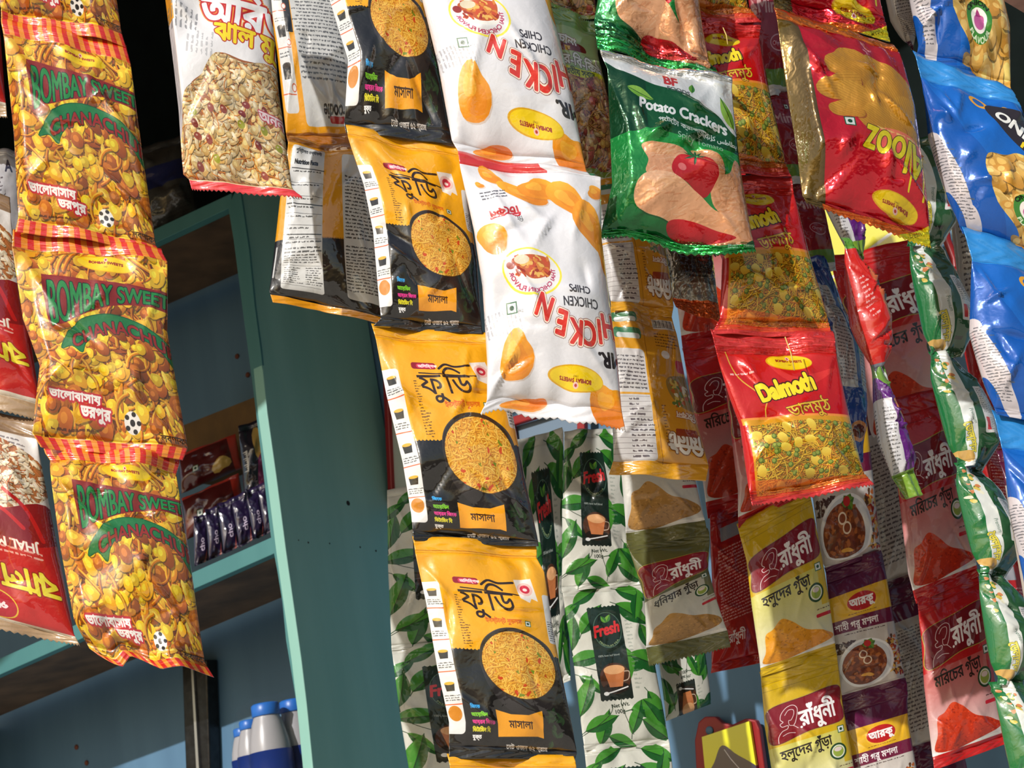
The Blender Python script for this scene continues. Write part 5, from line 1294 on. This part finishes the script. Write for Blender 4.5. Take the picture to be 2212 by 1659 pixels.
# --- turmeric
G = 'strip of yellow turmeric powder packets'
chi('turmeric powder packet whose lower end shows under the lentil mix', [(0, 1560, 780), (.7, 1594, 1060), (1, 1594, 1142)], [(0, 1700, 740), (.7, 1734, 1000), (1, 1750, 1062)], 541, Y=1.77)
chi('yellow turmeric powder packet with a complete orange heap', [(0, 1594, 1140), (.2, 1612, 1210), (.5, 1624, 1310), (.8, 1640, 1420), (1, 1644, 1462)], [(0, 1750, 1060), (.2, 1760, 1120), (.5, 1782, 1240), (.8, 1800, 1360), (1, 1808, 1412)], 542, Y=1.77, sheet_name='turmeric')
chi('yellow turmeric powder packet cut by the bottom edge', [(0, 1644, 1460), (.3, 1652, 1570), (1, 1690, 1810)], [(0, 1808, 1410), (.3, 1820, 1520), (1, 1862, 1760)], 543, Y=1.77, sheet_name='turmeric')
# --- beef masala
G = 'strip of purple topped meat masala packets'
def mas(lb, L, R, seed, sheet_name='beef_masala', Y=1.80, G_=None):
    return packet('spice_packet', lb, 'spice packet', G_ or G, sheet_name, L, R, Y, T=.012, seals=(.10, .06), seed=seed)
mas('meat masala packet with its plate uncovered under the lentil mix, topmost', [(0, 1724, 850), (.5, 1752, 1050), (.85, 1774, 1210), (1, 1784, 1236)], [(0, 1862, 810), (.5, 1884, 1010), (.85, 1900, 1170), (1, 1906, 1196)], 551)
mas('meat masala packet in the middle of its strip, whole plate of curry', [(0, 1784, 1234), (.25, 1790, 1300), (.6, 1800, 1400), (.9, 1816, 1490), (1, 1818, 1514)], [(0, 1906, 1194), (.2, 1914, 1240), (.6, 1936, 1370), (.9, 1952, 1450), (1, 1956, 1476)], 552)
mas('meat masala packet cut by the bottom edge of the photo', [(0, 1818, 1512), (.3, 1832, 1600), (1, 1860, 1800)], [(0, 1956, 1474), (.3, 1962, 1560), (1, 1996, 1760)], 553)
G = 'strip of masala packets seen from the back'
mas('pale masala packet back with fine print beside the topmost curry plate', [(0, 1850, 860), (.5, 1874, 1060), (1, 1900, 1290)], [(0, 2000, 830), (.5, 2010, 1010), (1, 2030, 1240)], 554, 'masala_back', 1.90)
mas('pale masala packet back with fine print, lower in the gap', [(0, 1900, 1288), (.5, 1930, 1440), (1, 1960, 1640)], [(0, 2030, 1238), (.5, 2050, 1400), (1, 2080, 1600)], 555, 'masala_back', 1.90)
mas('pale masala packet back at the bottom edge of the photo', [(0, 1960, 1638), (1, 2010, 1960)], [(0, 2080, 1598), (1, 2130, 1920)], 556, 'masala_back', 1.90)
# --- chili powder at the right
G = 'right strip of red chili powder packets'
chi('large chili powder packet in deep shade behind the edge on bags', [(0, 1790, 560), (.5, 1850, 760), (.9, 1882, 950), (1, 1896, 1000)], [(0, 1990, 520), (.5, 2050, 700), (1, 2072, 940)], 561, Y=1.90)
chi('red chili powder packet under the purple bag, heap in full view', [(0, 1890, 880), (.25, 1934, 1010), (.5, 1946, 1110), (.8, 1962, 1240), (1, 1980, 1304)], [(0, 2040, 840), (.25, 2064, 960), (.5, 2080, 1060), (.8, 2104, 1190), (1, 2116, 1244)], 562, Y=1.79)
chi('lowest red chili powder packet with a clean bottom seal', [(0, 1980, 1302), (.25, 1990, 1380), (.5, 1996, 1480), (.8, 2010, 1600), (1, 2016, 1664)], [(0, 2116, 1242), (.25, 2128, 1310), (.5, 2142, 1420), (.8, 2160, 1550), (1, 2184, 1604)], 563, Y=1.79)
G = 'red packets showing only their plain flanks at the right'
for k, (L, R, lb) in enumerate((([(0, 2050, 560), (1, 2110, 880)], [(0, 2100, 620), (1, 2150, 880)], 'red packet flank between the green strip and the onion ring bags, topmost'),
        ([(0, 2100, 870), (1, 2150, 1200)], [(0, 2162, 890), (1, 2206, 1200)], 'red packet flank right of the green strip, middle one'),
        ([(0, 2130, 1190), (1, 2176, 1560)], [(0, 2200, 1190), (1, 2260, 1560)], 'red packet flank right of the green strip, lowest one'))):
    packet('spice_packet', lb, 'spice packet', G, 'chili_back', L, R, 1.74, T=.014, seals=(.05, .05), seed=565 + k, nu=30, nv=50)
packet('paper_packet', 'white printed packet back at the right edge under the blue bags', 'packet', None, 'masala_back', [(0, 2160, 980), (.5, 2186, 1140), (1, 2230, 1400)], [(0, 2300, 980), (1, 2380, 1400)], 1.60, T=.014, seals=(.05, .05), seed=569, nu=24, nv=40)
packet('paper_packet', 'pinkish white printed packet behind the second onion ring bag', 'packet', None, 'masala_back', [(0, 2006, 200), (.5, 2050, 440), (1, 2080, 700)], [(0, 2110, 200), (.5, 2140, 440), (1, 2180, 700)], 1.68, T=.014, seals=(.05, .05), seed=570, nu=24, nv=40)
# --- green and white wafer strip, edge on
G = 'wavy strip of green and white packets seen edge on'
xs = [(1945, 300), (1962, 530), (2006, 770), (2062, 1010), (2112, 1240), (2150, 1480), (2196, 1720)]
lbs = ['dark green and white packet under the yellow corner of the red chips bag', 'green and white edge on packet, second of the wavy strip', 'green and white edge on packet, third of the wavy strip', 'green and white edge on packet, fourth of the wavy strip', 'green and white edge on packet, fifth of the wavy strip', 'green and white edge on packet at the bottom right corner']
for k in range(6):
    (x0, y0), (x1, y1) = xs[k], xs[k + 1]; f = lambda t: (x0 + (x1 - x0) * t, y0 + (y1 - y0) * t)
    L = [(0, x0, y0), (.2, x0 + 4, y0 + .2 * (y1 - y0)), (.8, f(.8)[0] - 2, f(.8)[1]), (.93, f(.93)[0] + 6, f(.93)[1]), (1, x1, y1)]
    R = [(0, x0 + 62, y0 + 8), (.2, f(.2)[0] + 92, f(.2)[1] + 6), (.5, f(.5)[0] + 112, f(.5)[1] + 6), (.8, f(.8)[0] + 104, f(.8)[1]), (1, x1 + 62, y1 + 8)]
    packet('wafer_packet', lbs[k], 'snack packet', G, 'soap_strip', L, R, 1.64, T=.016, seals=(.05, .05), seed=580 + k, wave=.006, nu=36, nv=60, bow=.10)
# --- chips bags seen from the side
G = 'side on chips bags below the red ridged bag'
packet('chips_bag', 'purple and green bag end hanging above the narrow red bag', 'chips bag', G, 'purple_chips', [(0, 1760, 330), (.5, 1780, 440), (.85, 1826, 530), (1, 1852, 574)], [(0, 1850, 330), (.5, 1866, 450), (1, 1864, 560)], 1.60, T=.014, seals=(.05, .05), seed=591, nu=30, nv=50)
packet('chips_bag', 'narrow red chips bag seen side on, glare along its spine', 'chips bag', G, 'red_chips', [(0, 1822, 520), (.3, 1832, 600), (.6, 1846, 700), (.85, 1870, 760), (1, 1892, 812)], [(0, 1846, 530), (.3, 1880, 610), (.6, 1908, 690), (.85, 1916, 760), (1, 1908, 806)], 1.58, T=.020, seals=(.04, .04), seed=592, nu=36, nv=60)
packet('chips_bag', 'narrow purple chips bag with a ribbed green seal at its end', 'chips bag', G, 'purple_chips', [(0, 1884, 770), (.3, 1894, 860), (.6, 1906, 950), (.85, 1930, 1030), (1, 1962, 1076)], [(0, 1904, 780), (.3, 1922, 880), (.6, 1952, 960), (.85, 1978, 1010), (1, 1996, 1070)], 1.58, T=.018, seals=(.04, .14), seed=593, nu=36, nv=60)
G = 'dark red noodle packets in shade'
for k, (L, R, lb) in enumerate((([(0, 1610, -60), (1, 1640, 210)], [(0, 1690, -60), (1, 1720, 210)], 'dark red packet in shade at the top between lentil mix and red chips'), ([(0, 1640, 205), (1, 1690, 400)], [(0, 1720, 205), (1, 1760, 400)], 'dark red packet in shade beside the second lentil mix packet'), ([(0, 1690, 400), (.6, 1712, 500), (1, 1752, 596)], [(0, 1770, 400), (.6, 1790, 500), (1, 1808, 586)], 'dark red packet with pale lettering left of the purple bag'))):
    packet('noodle_packet', lb, 'noodle packet', G, 'dark_red_packet', L, R, 1.66, T=.012, seals=(.05, .05), seed=596 + k, nu=30, nv=50)
packet('chips_bag', 'blue bag with grey fine print half behind the lowest lentil mix packet', 'chips bag', None, 'blue_packet', [(0, 1730, 560), (.3, 1760, 680), (1, 1800, 1000)], [(0, 1782, 560), (.15, 1812, 640), (.4, 1860, 760), (.7, 1868, 880), (1, 1862, 1000)], 1.63, T=.022, seals=(.04, .04), seed=599, nu=36, nv=60)
packet('chips_bag', 'dark bag back at the top between the red and the blue bags', 'chips bag', None, 'masala_back', [(0, 1880, -160), (.6, 1925, 40), (1, 1960, 100)], [(0, 1990, -160), (.6, 1975, 40), (1, 1976, 110)], 1.60, T=.014, seals=(.04, .04), seed=600, nu=30, nv=50)
# strings the strips hang from, up to the eave
top_strips = [(100, -350, 1.45), (-180, -130, 1.53), (450, -220, 1.43), (650, -130, 1.62), (790, -190, 1.42), (1015, -210, 1.385), (1180, -420, 1.46), (1370, -360, 1.44), (1460, -300, 1.49), (1725, -420, 1.42), (2020, -340, 1.46)]
for o in list(C.objects):
    if 'origin_xyz' in o: del o['origin_xyz']
